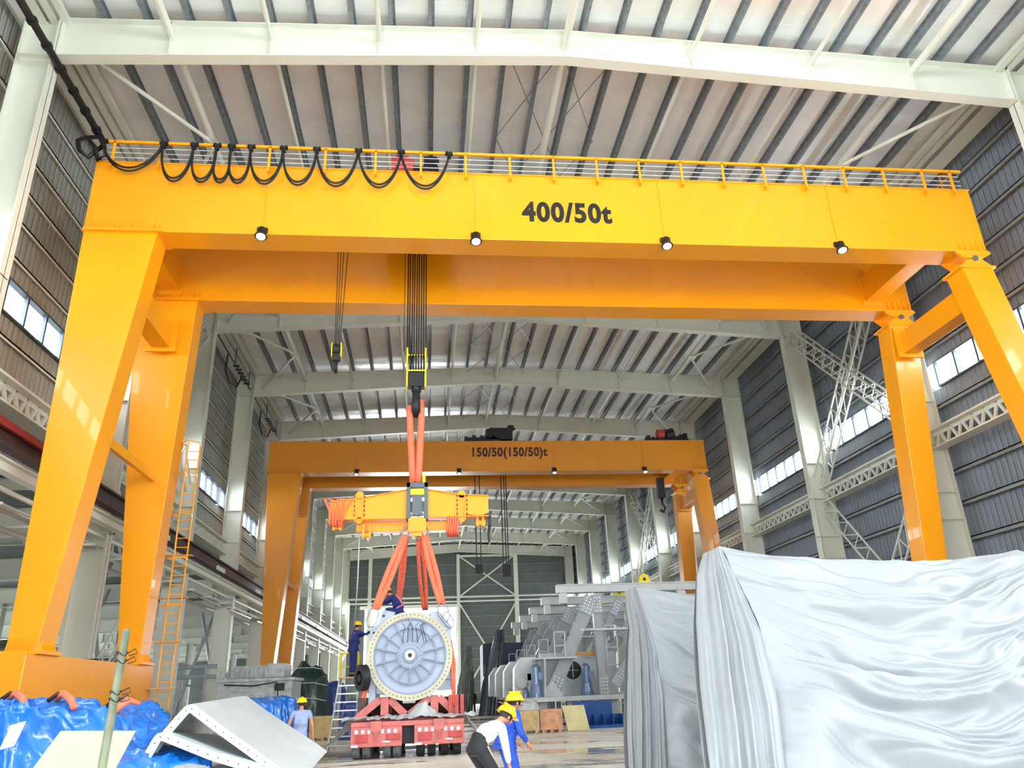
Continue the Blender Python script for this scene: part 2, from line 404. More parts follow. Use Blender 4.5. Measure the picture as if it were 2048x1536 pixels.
for z in (0.9, 2.3, 3.7, 5.1, 6.5, 7.9, 9.2, 11.1, 12.0, 14.5, 15.7, 16.9, 18.1, 19.3, 20.4):
    MB().box(XWR-.24, XWR, 9.6, Y1-.3, z, z+.05).box(XWR-.24, XWR-.22, 9.6, Y1-.3, z-.12, z+.05).build('girt', girtm, wr)
def windows(side, xw, za, zc, n0):
    YY = [-23.9, -18.7, -9.3, .13]+FY
    for k in range(len(YY)-1):
        ya, yb = YY[k]+.25, YY[k+1]-.25
        z0, z1 = (10.4, 20.0) if k < 4 else (za, zc)      # unseen tall glazing added beside and behind the camera to light roof and girders
        s = 1 if side == 'left' else -1
        xa, xb = sorted((xw-s*.1, xw+s*.12))
        f = MB(); f.box(xa, xb, ya, yb, z0, z0+.07).box(xa, xb, ya, yb, z1-.07, z1)
        n = 7
        for i in range(n+1):
            y = ya+(yb-ya)*i/n; f.box(xa+.04, xb-.04, y-.05, y+.05, z0+.07, z1-.07)
        o = f.build('window_%d' % (n0+k+1), mullion)
        tag(o, ('window (tall bays added for light) high in the %s wall beside or behind the camera, %s bay' % (side, ORD[k])) if k < 5 else 'band window high in the %s wall, %s bay away from the camera' % (side, ORD[k-5]), 'window', 'high band windows', 'structure')
        MB().box(xw-.01, xw+.01, ya, yb, z0+.07, z1-.07).build('window_pane', glassm, o)
windows('left', XWL, ZL0, ZL1, 0); windows('right', XWR, ZR0, ZR1, 20)

# gable wall with its big door opening
w = MB().box(-12.8, -5.1, -24.1, -24.0, 0, 21.5).box(13.9, 21.7, -24.1, -24.0, 0, 21.5).box(-5.1, 13.9, -24.1, -24.0, 9, 21.9)  # unseen front wall, added with a doorway sized to limit direct daylight
tag(w.build('wall_front_added', wallB), 'unseen gable wall behind the camera, doorway added to shape the daylight', 'wall', kind='structure')
w = MB(); yb = 113.9
w.box(-12.8, -8.9, yb, yb+.08, 0, 21.5).box(3.95, 21.7, yb, yb+.08, 0, 21.5).box(-8.9, 3.95, yb, yb+.08, 12.9, 21.5).prism([(-12.8, yb, 21.4), (21.7, yb, 21.4), (21.7, yb, 21.6), (4.4, yb, 22.2), (-12.8, yb, 21.6)], (0, .08, 0))
wb = tag(w.build('wall_back', wallB), 'dark ribbed gable wall at the far end with a tall open doorway', 'wall', kind='structure')
for x, wd in ((-8.3, .5), (4.3, .45), (12.7, .6), (-11.6, .3)):
    MB().box(x-wd/2, x+wd/2, yb-.5, yb-.02, 0, 20.3 if x > -9 else 13.6).build('gable_post', cream, wb)
MB().box(XL, XR, yb-.75, yb-.6, 13.5, 13.7).box(XL, XR, yb-.75, yb-.6, 14.1, 14.3).box(-9.6, 4.2, yb-.4, yb-.05, 12.85, 13.3).build('gable_rail', cream, wb)
for za, zb_ in ((14.3, 20.0), (0.5, 13.2)):
    MB().beam((4.5, yb-.6, za), (12.5, yb-.6, zb_), .2, .2).beam((4.5, yb-.35, zb_), (12.5, yb-.35, za), .2, .2).build('cross_brace', cream, wb)
MB().box(4.3, 12.7, yb-.6, yb-.3, 19.9, 20.15).build('gable_tie', cream, wb)
for z in [1.4+1.45*i for i in range(13)]:
    m = MB()
    if z > 12.9: m.box(-12.5, 21.3, yb-.12, yb-.02, z, z+.06)
    else: m.box(4.0, 21.3, yb-.12, yb-.02, z, z+.06)
    m.build('girt', girtm, wb)
MB().tube([(-11.2, 112.6, 13.8), (-11.2, 112.6, 7.5), (-11.6, 112.0, 6.4), (-11.8, 110, 5.8)], .28, n=8).build('downpipe', cream, wb)

# steel bracing of the hall
def lattice(mb, p0, p1, wd, side, ch=0.07, n=12):
    p0, p1 = Vector(p0), Vector(p1); sd = Vector(side)*wd/2
    mb.beam(p0+sd, p1+sd, ch, ch, (1, 0, 0)).beam(p0-sd, p1-sd, ch, ch, (1, 0, 0))
    for i in range(n):
        a = p0.lerp(p1, i/n); b = p0.lerp(p1, (i+1)/n)
        mb.beam(a+sd, b-sd if i % 2 else b-sd, ch*.6, ch*.6, (1, 0, 0))
        mb.beam(a-sd, a+sd, ch*.6, ch*.6, (1, 0, 0))
    return mb
for k in range(1, 11):
    ya, yb_ = FY[k]+.25, FY[k+1]-.25
    for side, x, z in (('left', -12.1, 9.55), ('right', 20.75, 10.05)):
        m = MB(); m.box(x-.3, x+.3, ya, yb_, z+.72, z+.8).box(x-.3, x+.3, ya, yb_, z, z+.06)
        m.box(x-.03 if side == 'right' else x-.03, x+.03, ya, yb_, z+.55, z+.75)
        n = 13
        for i in range(n):
            a, b = ya+(yb_-ya)*i/n, ya+(yb_-ya)*(i+1)/n
            m.beam((x, a, z+.06), (x, (a+b)/2, z+.72), .09, .09).beam((x, (a+b)/2, z+.72), (x, b, z+.06), .09, .09)
        tag(m.build('lattice_girder', cream), 'cream lattice girder between the columns of the %s wall, %s bay away from the camera' % (side, ORD[k-1]), 'girder', 'lattice girders along the walls')
WH = {2: 'just past the big crane', 6: 'past the far crane'}
for side, x in (('right', 20.6), ('left', -11.75)):
    for k in (2, 6):
        ya, yb_ = FY[k]+.3, FY[k+1]-.3
        q = (0, .75, .65)
        zt, zm = 19.6, 11.2
        m = MB(); lattice(m, (x-.25, yb_, zt), (x-.25, ya, zm), .8, (0, .69, -.72)); lattice(m, (x+.2, yb_, zt), (x+.2, ya, zm), .8, (0, .69, -.72))
        tag(m.build('lattice_brace', cream), 'upper lattice brace rising away from camera, %s wall, %s' % (side, WH[k]), 'brace', 'lattice cross braces')
        m = MB(); lattice(m, (x-.2, ya, zt), (x-.2, yb_, zm), .8, (0, .69, .72)); lattice(m, (x+.2, ya, zt), (x+.2, yb_, zm), .8, (0, .69, .72))
        tag(m.build('lattice_brace', cream), 'upper lattice brace falling away from camera, %s wall, %s' % (side, WH[k]), 'brace', 'lattice cross braces')
        m = MB(); lattice(m, (x, yb_, 9.9), (x, ya, .8), .8, (0, .72, -.69))
        tag(m.build('lattice_brace', cream), 'lower lattice brace rising away from camera, %s wall, %s' % (side, WH[k]), 'brace', 'lattice cross braces')
        m = MB(); lattice(m, (x, ya, 9.9), (x, yb_, .8), .8, (0, .72, .69))
        tag(m.build('lattice_brace', cream), 'lower lattice brace falling away from camera, %s wall, %s' % (side, WH[k]), 'brace', 'lattice cross braces')
for k in range(1, 11):                           # V braces at both eaves and thin rods along the ridge
    ya, yb_ = FY[k], FY[k+1]; ym = (ya+yb_)/2
    for side, xs, xe in (('left', -7.95, -10.6), ('right', 16.4, 19.2)):
        z = 20.5
        m = MB().tube([(xe, ya+.1, z-.3), (xs, ym-.15, z+.02)], .075).tube([(xs, ym+.15, z+.02), (xe, yb_-.1, z-.3)], .075).box(xs-.25, xs+.25, ym-.3, ym+.3, z-.01, z+.01)
        tag(m.build('eaves_brace', cream), 'V shaped tube brace at the %s eaves, %s bay away from the camera' % (side, ORD[k-1]), 'brace', 'tube braces at the eaves')
    m = MB(); z = 21.3
    for a, b in ((ya+.3, ym), (ym, yb_-.3)):
        for xa, xb in ((XM-1.9, XM), (XM, XM+1.9)):
            m.cyl((xa, a, z), (xb, b, z), .018, n=5).cyl((xa, b, z), (xb, a, z), .018, n=5)
    tag(m.build('ridge_rod', purlinm), 'thin crossed rods beside the ridge tube, %s bay away from the camera' % ORD[k-1], 'rods', 'crossed rods along the ridge')

# cable conductor along the left eaves
m = MB().tube([(-11.05, 9, 19.38), (-11.05, 22.4, 19.38)], .11, n=8)
rail = tag(m.build('cable_conduit', black), 'black cable conduit running along the left eaves', 'conduit')
for k in range(14): MB().cyl((-11.05, 10+k*.9, 19.38), (-11.05, 10.12+k*.9, 19.38), .15, n=10).build('clamp', black, rail)
for k in (3, 4):
    y = FY[k]
    m = MB().tube([(-11.35, y+1, 19.95), (-11.35, y+9, 19.95)], .045, n=6)
    for j in range(6): m.box(-11.5, -11.15, y+5+j*.55, y+5.3+j*.55, 19.9, 19.94)
    m.tube([(-11.4, y+3.4, 19.9), (-11.5, y+3.6, 19.0), (-11.4, y+4.2, 18.5), (-11.3, y+5.5, 18.7), (-11.2, y+6, 19.5)], .05, n=6)
    for yy in (y+1.2, y+5, y+8.6): m.box(-11.4, -11.36, yy, yy+.04, 19.95, 21.05)
    tag(m.build('cable_tray', dark), 'dark cable tray with a bent bracket at the left eaves, %s of two' % ['nearer', '', 'farther'][2*(k-3)], 'cable tray')

# runway beams and pipes along the left columns
m = MB().ibeam((-11.0, 9, 8.15), (-11.0, 112, 8.15), .35, .55).box(-11.06, -10.94, 9, 112, 8.42, 8.52)
rb = tag(m.build('runway_beam', brown), 'dark maroon crane runway beam along the left columns', 'beam')
for k in range(10):
    y = 13+k*9.4
    MB().box(-10.8, -10.72, y, y+1.5, 7.85, 8.05).build('plate', cream, rb)
m = MB().ibeam((-11.0, 9, 7.45), (-11.0, 112, 7.45), .3, .34).tube([(-11.35, 9, 7.05), (-11.35, 112, 7.05)], .07)
tag(m.build('service_beam', cream), 'cream service beam under the dark runway beam along the left columns', 'beam')
m = MB()
for dx, z, r in ((0, 6.75, .06), (.25, 6.75, .06), (.5, 6.7, .04), (-.6, 6.5, .1)):
    m.cyl((-11.9+dx, 9, z), (-11.9+dx, 112, z), r, n=8)
pb = tag(m.build('pipe_run', creamd), 'run of parallel pipes hung under the service beam', 'pipes')
for k in range(34):
    y = 12+k*3.0
    MB().box(-12.6, -11.1, y-.04, y+.04, 6.55, 6.62).box(-11.7, -11.64, y-.04, y+.04, 6.62, 7.3).build('pipe_hanger', cream, pb)
m = MB()
for k in range(10):
    a = 37.8+k*7.5
    m.cyl((-11.0, a, 6.3), (-11.0, a+5.6, 6.3), .06, n=8)
tag(m.build('cable_duct', chrome), 'bright metal conduit lengths below the pipe run', 'conduit')
tag(MB().box(-10.9, -10.78, 17.0, 24.4, 8.3, 8.5).build('conductor_bar', mat('deep_red', (140, 30, 40), .5)), 'dark red conductor bar fixed to the left runway beam near the camera', 'bar')

# low side aisle on the left: its roof, roof beams, outer wall and windows
tag(MB().box(-37, XWL+.1, 17, Y1, 8.45, 8.6).build('ceiling_aisle', wallA), 'flat sheet roof of the low side aisle', 'ceiling', kind='structure')
w = MB().box(-37.1, -37, 17, Y1, 0, 2.9).box(-37.1, -37, 17, Y1, 4.6, 8.5)
wo = tag(w.build('wall_aisle', wallA), 'outer wall of the side aisle with low windows', 'wall', kind='structure')
tag(MB().box(-37, XWL, Y1-.2, Y1, 0, 8.5).build('wall_aisle_end', wallA), 'end wall of the side aisle', 'wall', kind='structure')
tag(MB().box(-37, -12.75, 16.9, 17.0, 0, 8.6).build('wall_aisle_front_added', wallA), 'unseen front wall of the side aisle, added to keep daylight out', 'wall', kind='structure')  # unseen wall added to stop daylight flooding the left columns
for k in range(1, 11):
    f = MB(); ya, yb_ = FY[k], FY[k+1]
    for i in range(9):
        y = ya+(yb_-ya)*i/8; f.box(-37.08, -36.95, y-.05, y+.05, 2.9, 4.6)
    o = f.build('window_%d' % (40+k), hwhite); tag(o, 'window band in the outer aisle wall, %s bay away from the camera' % ORD[k-1], 'window', 'aisle windows', 'structure')
    MB().box(-37.05, -37.03, ya, yb_, 2.9, 4.6).build('window_pane', glassm, o)
portal((-37.2, 65, 3.75), (0, -PI/2, 0), 1.7, 96)
for k in range(1, 12):
    y = FY[k]
    m = MB().ibeam((-36.9, y, 7.0), (-12.5, y, 7.7), .35, .95)
    for i in range(8): m.box(-35+i*3, -34.97+i*3, y-.16, y+.16, 6.9, 7.8)
    tag(m.build('roof_beam', cream), 'cream roof beam of the side aisle, %s counting away from the camera' % ORD[k-1], 'roof beam', 'aisle roof beams', 'structure')
    m = MB()
    for i in range(2): m.ibeam((-36.9, y+3.1*(i+1), 8.2), (-12.5, y+3.1*(i+1), 8.2), .2, .35)
    tag(m.build('roof_beam', cream), 'pair of slim aisle roof beams past the %s aisle roof beam' % ORD[k-1], 'roof beam', 'slim aisle roof beams', 'structure')
    m = MB().box(-24.3, -24.27, y-.25, y+.25, 0, 7.1).box(-23.7, -23.67, y-.25, y+.25, 0, 7.1).box(-24.3, -23.7, y-.012, y+.012, 0, 7.1)
    tag(m.build('steel_column', cream), 'cream column standing inside the side aisle, %s counting away from the camera' % ORD[k-1], 'column', 'aisle columns', 'structure')
for i, (xa, ya) in enumerate(((-15.5, 52.0), (-17.5, 39.5), (-14.5, 31.5))):
    m = MB().tube([(xa, ya, .02), (xa+1.6, ya+1.8, 7)], .09).tube([(xa+3, ya, .02), (xa+.8, ya+1.8, 7)], .09).tube([(xa+.6, ya+.6, 2.6), (xa+2.6, ya+.5, 2.0)], .06)
    tag(m.build('tube_brace', steelgrey), ['grey crossed tube brace far inside the side aisle', 'grey crossed tube brace in the aisle behind the third column', 'grey crossed tube brace between the crane legs in the aisle'][i], 'brace')
m = MB()
for z in (2.8, 3.3): m.cyl((-15.5, 44.3, z), (-11.0, 44.3, z), .11, n=10)
for x in (-15, -13.4, -11.6): m.box(x-.05, x+.05, 44.2, 44.4, 0, 3.4)
for k in range(9): m.box(-15.2+k*.45, -15.16+k*.45, 44.25, 44.31, 0, 1.6)
tag(m.build('pipe_rack', steelgrey), 'grey rack with horizontal pipes and bars between left columns', 'rack')
# scaffold tubes in front of the left column
m = MB().cyl((-12.2, 27.6, 0), (-12.1, 27.6, 6.4), .05, n=8).cyl((-14.5, 27.5, 3.0), (-10.6, 27.5, 2.95), .04, n=8).cyl((-15.4, 27.6, 0), (-15.2, 27.6, 6.9), .05, n=8)
m.ball((-12.15, 27.55, 3.0), .12)
tag(m.build('scaffold_tube', dark), 'thin dark scaffold tubes clamped together behind the left crane leg', 'scaffold')
# ------------------------------------------------------------------ gantry cranes
def text_mesh(body, loc, height, width, m, parent, name='capacity_lettering'):
    cu = bpy.data.curves.new(name, 'FONT'); cu.body = body; cu.size = 1.0; cu.extrude = 0.004; cu.offset = 0.042
    cu.align_x = 'CENTER'; cu.align_y = 'CENTER'; cu.space_character = 1.12
    o = bpy.data.objects.new(name, cu); C.objects.link(o)
    bpy.context.view_layer.update()
    me = bpy.data.meshes.new_from_object(o); bpy.data.objects.remove(o)
    xs = [v.co.x for v in me.vertices]; ys = [v.co.y for v in me.vertices]
    k = width/(max(xs)-min(xs)); cx = (max(xs)+min(xs))/2; cy = (max(ys)+min(ys))/2
    for v in me.vertices: v.co = V((v.co.x-cx)*k, (v.co.y-cy)*height/(max(ys)-min(ys)), v.co.z)
    me.transform(Matrix.Rotation(PI/2, 4, 'X'))
    me.materials.clear(); me.materials.append(m)
    o = bpy.data.objects.new(name, me); C.objects.link(o); o.parent = parent
    o.location = Vector(loc)-wloc(parent)
    return o
def crane(yf, name, label, paint, zg0, zg1, depth, gap, xa, xb, legs, lamps, txt, txc, big):
    """gantry crane: girders along X at yf and yf+gap; legs = (splay_left, splay_right)"""
    cr = empty(name, ((xa+xb)/2, yf+gap/2+.4, 0), label, 'gantry crane')
    yr = yf+gap
    for j, y in enumerate((yf, yr)):
        g = MB().box(xa, xb, y, y+depth, zg0, zg1).box(xa-.03, xb+.03, y-.05, y+depth+.05, zg0-.03, zg0+.01).box(xa-.03, xb+.03, y-.05, y+depth+.05, zg1-.01, zg1+.03)
        for i in range(14):                       # stiffening ribs above the leg joint
            x = xa+.05+i*.165; g.prism([(x, y, zg0), (x, y-.1, zg0), (x, y, zg0+.42)], (.02, 0, 0))
        for i in range(5):
            x = xb-1.0+i*.22; g.prism([(x, y, zg0), (x, y-.1, zg0), (x, y, zg0+.5)], (.02, 0, 0))
        o = g.build('girder', paint, cr, bevel=.012)
        if big:
            MB().box(xa+.05, xa+2.3, y-.14, y+depth+.1, zg0-.05, zg0+.03).build('joint_plate', paint, o)
    for x in ((xa+.8), (xb-1.9)):
        MB().box(x, x+.7, yf+depth, yr, zg0+.35, zg0+1.4).box(x-.1, x+.8, yr-.06, yr, zg0+.2, zg0+1.5).build('end_tie', paint, cr, bevel=.01)
    sl, sr = legs
    dl = .9
    for j, (y, s) in enumerate(((yf, -1), (yr, 1))):
        # stiff left legs
        yb = y+s*sl; d0 = depth; d1 = dl
        lg = MB().hexa([(xa+.75, yb, 2.75), (xa+1.4, yb, 2.75), (xa+1.4, yb+d1, 2.75), (xa+.75, yb+d1, 2.75)],
                       [(xa+.02, y, zg0-.03), (xa+2.15, y, zg0-.03), (xa+2.15, y+d0, zg0-.03), (xa+.02, y+d0, zg0-.03)])
        lo = lg.build('leg', paint, cr, bevel=.015)
        fl = MB().box(xa+.6, xa+1.55, yb-.14, yb+d1+.14, 2.72, 2.8)
        for i in range(5):
            fl.prism([(xa+.78+i*.15, yb, 2.8), (xa+.78+i*.15, yb-.12, 2.8), (xa+.78+i*.15, yb, 3.1)], (.02, 0, 0))
            fl.prism([(xa+1.4, yb+.1+i*.17, 2.8), (xa+1.53, yb+.1+i*.17, 2.8), (xa+1.38, yb+.1+i*.17, 3.1)], (0, .02, 0))
        fl.build('foot_flange', paint, lo)
        # hinged right legs
        yb = y+s*sr
        lo = MB().hexa([(xb-.8, yb, 2.75), (xb-.05, yb, 2.75), (xb-.05, yb+d1, 2.75), (xb-.8, yb+d1, 2.75)],
                       [(xb-1.08, y, zg0-.62), (xb+.02, y, zg0-.62), (xb+.02, y+depth, zg0-.62), (xb-1.08, y+depth, zg0-.62)]).build('leg', paint, cr, bevel=.015)
        h = MB().box(xb-1.2, xb+.12, y-.06, y+depth+.06, zg0-.66, zg0-.58)
        zc = zg0-.3
        h.prism([(xb-1.1, y-.02, zg0-.58), (xb+.02, y-.02, zg0-.58), (xb-.28, y-.02, zc-.02), (xb-.8, y-.02, zc-.02)], (0, .06, 0))
        h.prism([(xb-1.1, y+depth-.05, zg0-.58), (xb+.02, y+depth-.05, zg0-.58), (xb-.28, y+depth-.05, zc-.02), (xb-.8, y+depth-.05, zc-.02)], (0, .06, 0))
        h.prism([(xb-1.15, y-.03, zg0-.03), (xb+.1, y-.03, zg0-.03), (xb+.1, y-.03, zg0-.1), (xb-.25, y-.03, zc+.01), (xb-.85, y-.03, zc+.01), (xb-1.15, y-.03, zg0-.1)], (0, .07, 0))
        h.prism([(xb-1.15, y+depth-.05, zg0-.03), (xb+.1, y+depth-.05, zg0-.03), (xb-.25, y+depth-.05, zc+.01), (xb-.85, y+depth-.05, zc+.01)], (0, .07, 0))
        ho = h.build('hinge', paint, cr)
        MB().cyl((xb-.54, y-.08, zc), (xb-.54, y+depth+.06, zc), .1, n=14).build('pin', chrome, ho)
    tz = zg0-1.9
    MB().box(xa+.85, xa+1.45, yf+.5, yr+.3, tz, tz+.85).box(xa+.65, xa+1.65, yr-.12, yr-.02, tz-.15, tz+1.1).build('upper_tie_beam', paint, cr, bevel=.01)
    MB().box(xb-.85, xb-.25, yf+.5, yr+.3, tz, tz+.85).box(xb-1.05, xb-.05, yr-.12, yr-.02, tz-.15, tz+1.1).build('upper_tie_beam', paint, cr, bevel=.01)
    MB().box(xa+1.2, xa+1.35, yf+.3, yr+.7, 8.4, 8.68).build('thin_tie_bar', paint, cr)
    for x0, sp in ((xa+.7, sl), (xb-.85, sr)):
        so = MB().box(x0, x0+.75, yf-sp-.5, yr+sp+1.3, 1.15, 2.72).build('sill_beam', paint, cr, bevel=.012)
        for yy in (yf-sp+.1, yr+sp+.2):
            w = MB().box(x0+.05, x0+.7, yy-.5, yy+1.3, .5, 1.15)
            bo = w.build('bogie', paint, cr)
            for q in (-.2, .85): MB().cyl((x0+.2, yy+q, .36), (x0+.55, yy+q, .36), .35, n=20).build('wheel', dark, bo)
    # floodlights under the front girder with their cables up the face
    for x in lamps:
        fo = MB().cyl((x, yf-.12, zg0+.12), (x, yf-.15, zg0-.06), .12, .14, n=14).box(x-.15, x-.12, yf-.14, yf, zg0-.02, zg0+.16).box(x+.12, x+.15, yf-.14, yf, zg0-.02, zg0+.16).box(x-.15, x+.15, yf-.06, yf, zg0+.1, zg0+.2).build('floodlight', black, cr)
        MB().cyl((x, yf-.16, zg0-.08), (x, yf-.19, zg0-.2), .13, .19, n=18).build('reflector', dark, fo)
        MB().cyl((x, yf-.188, zg0-.195), (x, yf-.195, zg0-.22), .14, .14, n=18).build('lamp_glass', lampm, fo)
        MB().box(x-.012, x+.012, yf-.03, yf, zg0+.2, zg1).build('lamp_cable', paint, cr)
    text_mesh(txt, (txc[0], yf-.008, txc[1]), txc[3], txc[2], letterm if big else lettermr, cr)
    return cr

cr1 = crane(20.8, 'gantry_crane', 'huge bright yellow gantry crane marked 400/50t standing nearest the camera', yellow,
            14.87, 17.36, .85, 4.4, -10.37, 18.95, (1.2, 1.9), (-5.12, 1.45, 7.63, 13.6), '400/50t', (4.46, 15.97, 2.98, .78), True)
# walkway railing on the front edge
rl = MB().box(-10.1, 18.72, 20.62, 20.69, 18.0, 18.09)
rl.build('handrail', yellow, cr1)
for i, x in enumerate([-9.85, -8.45, -5.1, -3.35]+[-1.75+1.46*k for k in range(14)]+[18.3]):
    MB().box(x-.035, x+.035, 20.62, 20.68, 17.12, 18.05).box(x-.035, x+.035, 20.6, 20.8, 17.1, 17.16).build('rail_post', yellow, cr1)
for z in (17.45, 17.63, 17.82):
    MB().cyl((-10.0, 20.65, z), (18.6, 20.65, z), .012, n=6).cyl((-10.0, 26.3, z), (18.6, 26.3, z), .012, n=6).build('rail_wire', hwhite, cr1)
MB().box(-10.1, 18.72, 26.28, 26.34, 18.0, 18.06).build('handrail', yellow, cr1)
m = MB()
for x in (18.35, 18.75): 
    for y in (21.2, 22.4, 23.6, 24.8, 26.2): m.box(x-.02, x+.02, y-.02, y+.02, 17.1, 18.3)
for z in (17.5, 17.9, 18.3): m.box(18.33, 18.77, 21.2, 21.24, z-.02, z+.02).box(18.73, 18.77, 21.2, 26.2, z-.02, z+.02)
m.build('end_cage', yellow2, cr1)
# climbing ladder on the rear left leg
m = MB(); lx = -8.35
p = [(lx-.35, 27.6, 1.4), (lx-.05, 26.7, 7.2), (lx-.05, 26.7, 9.9)]
for dx in (0, .42): m.tube([(a+dx, b, c) for a, b, c in p], .025, n=6)
for i in range(28):
    z = 1.6+i*.3; t = min(1, (z-1.4)/5.8); x = lx-.35+.3*t; y = 27.6-.9*t
    m.cyl((x, y, z), (x+.42, y, z), .014, n=5)
for z in (4.5, 6.0, 7.4, 8.8, 9.9):
    t = min(1, (z-1.4)/5.8); x = lx-.35+.3*t; y = 27.6-.9*t
    m.tube([(x, y, z), (x-.1, y-.4, z), (x+.2, y-.7, z), (x+.52, y-.4, z), (x+.42, y, z)], .02, n=5)
m.tube([(lx+.18, 26.0, 6.0), (lx+.18, 26.0, 9.9)], .02, n=5)
m.build('ladder', yellow, cr1)
for z in (2.0, 3.4, 4.8, 6.2): MB().box(-8.9, -8.0, 27.2, 27.5, z, z+.03).build('ladder_bracket', yellow2, cr1)
# hoist trolley on top
tr = empty('hoist_trolley', (-.4, 23.6, 17.39), 'dark hoist trolley riding on top of the big yellow crane', 'hoist trolley')
MB().box(-1.7, .9, 21.0, 26.0, 17.39, 17.6).box(-.9, .3, 21.2, 22.4, 17.6, 17.95).box(-.2, .25, 21.0, 21.4, 17.6, 18.2).build('trolley_frame', dark, tr, bevel=.02)
MB().cyl((-1.25, 21.0, 17.72), (-.55, 21.0, 17.72), .3, n=20).cyl((-1.1, 21.0, 17.72), (-.7, 21.0, 17.72), .36, n=20).build('cable_drum', redp, tr)
MB().box(-.02, .1, 20.95, 21.1, 17.5, 18.55).box(-.14, .3, 20.9, 21.0, 17.9, 18.0).build('tow_arm', dark, tr)
MB().cyl((.2, 20.9, 17.5), (.2, 20.9, 17.9), .05, n=8).box(-.6, .2, 20.9, 21.1, 17.42, 17.5).build('bracket', dark, tr)
# festoon cable loops
fx = [-10.15, -8.35, -7.42, -6.72, -6.28, -5.67, -4.66, -3.62, -2.3, -.93, .62]
fc = empty('festoon_cable', (-5, 20.55, 18.0), 'black power cable hanging in loops from the handrail of the big crane', 'cable')
for i, x in enumerate(fx):
    MB().box(x-.12, x+.12, 20.5, 20.62, 17.93, 18.0).cyl((x-.07, 20.56, 18.03), (x-.07, 20.6, 18.03), .05, n=8).cyl((x+.07, 20.56, 18.03), (x+.07, 20.6, 18.03), .05, n=8).box(x-.06, x+.06, 20.48, 20.6, 17.78, 17.95).build('cable_carrier', black, fc)
for i in range(10):
    a, b = fx[i], fx[i+1]
    for q, dp in ((0, 1.32), (.05, 1.24)):
        m = MB(); pts = []
        dep = dp if i else dp-.33
        w = (b-a); n = 24
        for k in range(n+1):
            t = k/n; e_ = .5-.5*math.cos(PI*t); h_ = math.sin(PI*t)
            f_ = min(1, w/1.6); xx = a+w*(t*f_*.6+e_*(1-f_*.6)); z = 17.85-dep*h_**(.9 if w > 1.2 else .75)
            bul = -.16*math.sin(2*PI*t)*max(0, 1-w/1.1)
            pts.append((xx+bul*.6, 20.52-q, z))
        m.tube(pts, .034, n=7).build('cable_loop', black, fc, smooth=True)
m = MB().tube([(-10.2, 20.6, 17.8), (-10.5, 20.5, 17.3), (-10.75, 20.4, 17.5), (-10.95, 20.6, 18.0), (-11.05, 21.2, 18.6), (-11.05, 22.0, 19.3)], .07, n=7).tube([(-10.1, 20.5, 17.8), (-10.0, 20.5, 17.4), (-10.2, 20.5, 17.2), (-10.35, 20.5, 17.7), (-10.6, 20.5, 18.0)], .06, n=7)
m.build('cable_bundle', black, fc, smooth=True)

cr2 = crane(49.5, 'gantry_crane', 'amber gantry crane marked 150/50(150/50)t standing further down the hall', yellow2,
            15.2, 17.26, .9, 4.0, -10.4, 19.1, (1.0, 1.6), (-4.7, 2.0, 8.4, 14.65), '150/50(150/50)t', (5.46, 16.43, 5.1, .85), False)
def trolley2(xc, label, wd):
    t = empty('hoist_trolley', (xc, 51.9, 17.29), label, 'hoist trolley')
    m = MB().box(xc-wd/2, xc+wd/2, 49.6, 54.0, 17.29, 17.45)
    for i in range(9):
        x = xc-wd/2+wd*(i+.5)/9; h = .15+.3*random.random(); m.box(x-.12, x+.12, 49.7, 50.2, 17.45, 17.45+h)
        m.cyl((x, 50.6, 17.6+h/2), (x+.25, 50.6, 17.6+h/2), .14, n=10)
    m.build('trolley_frame', dark, t)
    return t
t = trolley2(3.6, 'dark hoist trolley with a raised cabinet on top of the far crane', 2.4)
MB().box(3.9, 5.7, 49.7, 51.5, 17.5, 18.25).box(5.4, 5.8, 49.7, 50.2, 18.2, 18.5).box(4.1, 5.9, 49.6, 49.9, 18.2, 18.28).build('cabinet', dark, t)
t = trolley2(16.6, 'dark hoist trolley with a red drum at the right end of the far crane', 3.0)
MB().cyl((15.9, 49.8, 17.85), (16.4, 49.8, 17.85), .32, n=16).build('cable_drum', redp, t)
MB().cyl((16.5, 49.9, 17.75), (17.1, 49.9, 17.9), .42, n=12).build('motor', dark, t)
# small hook hanging under the far crane's right end
h = empty('hook_block', (16.15, 51.2, 13.2), 'black hook block hanging under the right end of the far crane', 'hook block')
MB().box(15.9, 16.4, 50.9, 51.3, 13.6, 15.0).build('block', black, h, bevel=.03)
MB().tube([(16.15, 51.1, 13.6), (16.15, 51.1, 13.2), (16.35, 51.1, 12.9), (16.2, 51.1, 12.6), (15.95, 51.1, 12.75)], .09, n=8).build('hook', black, h, smooth=True)
m = MB()
for x in (3.2, 3.5, 5.0, 5.2, 5.35): m.cyl((x, 51.9, 9.4), (x, 51.9, 17.3), .035, n=6)
h = empty('hoist_rope_set', (4.3, 51.9, 9.0), 'thin dark hoist ropes hanging from the far crane behind the spreader beam', 'hoist ropes')
m.build('wire_rope', dark, h)
MB().box(4.9, 5.45, 51.7, 52.1, 8.6, 9.4).build('block', black, h)
MB().box(3.1, 3.6, 51.7, 52.1, 8.8, 9.4).build('block', black, h)

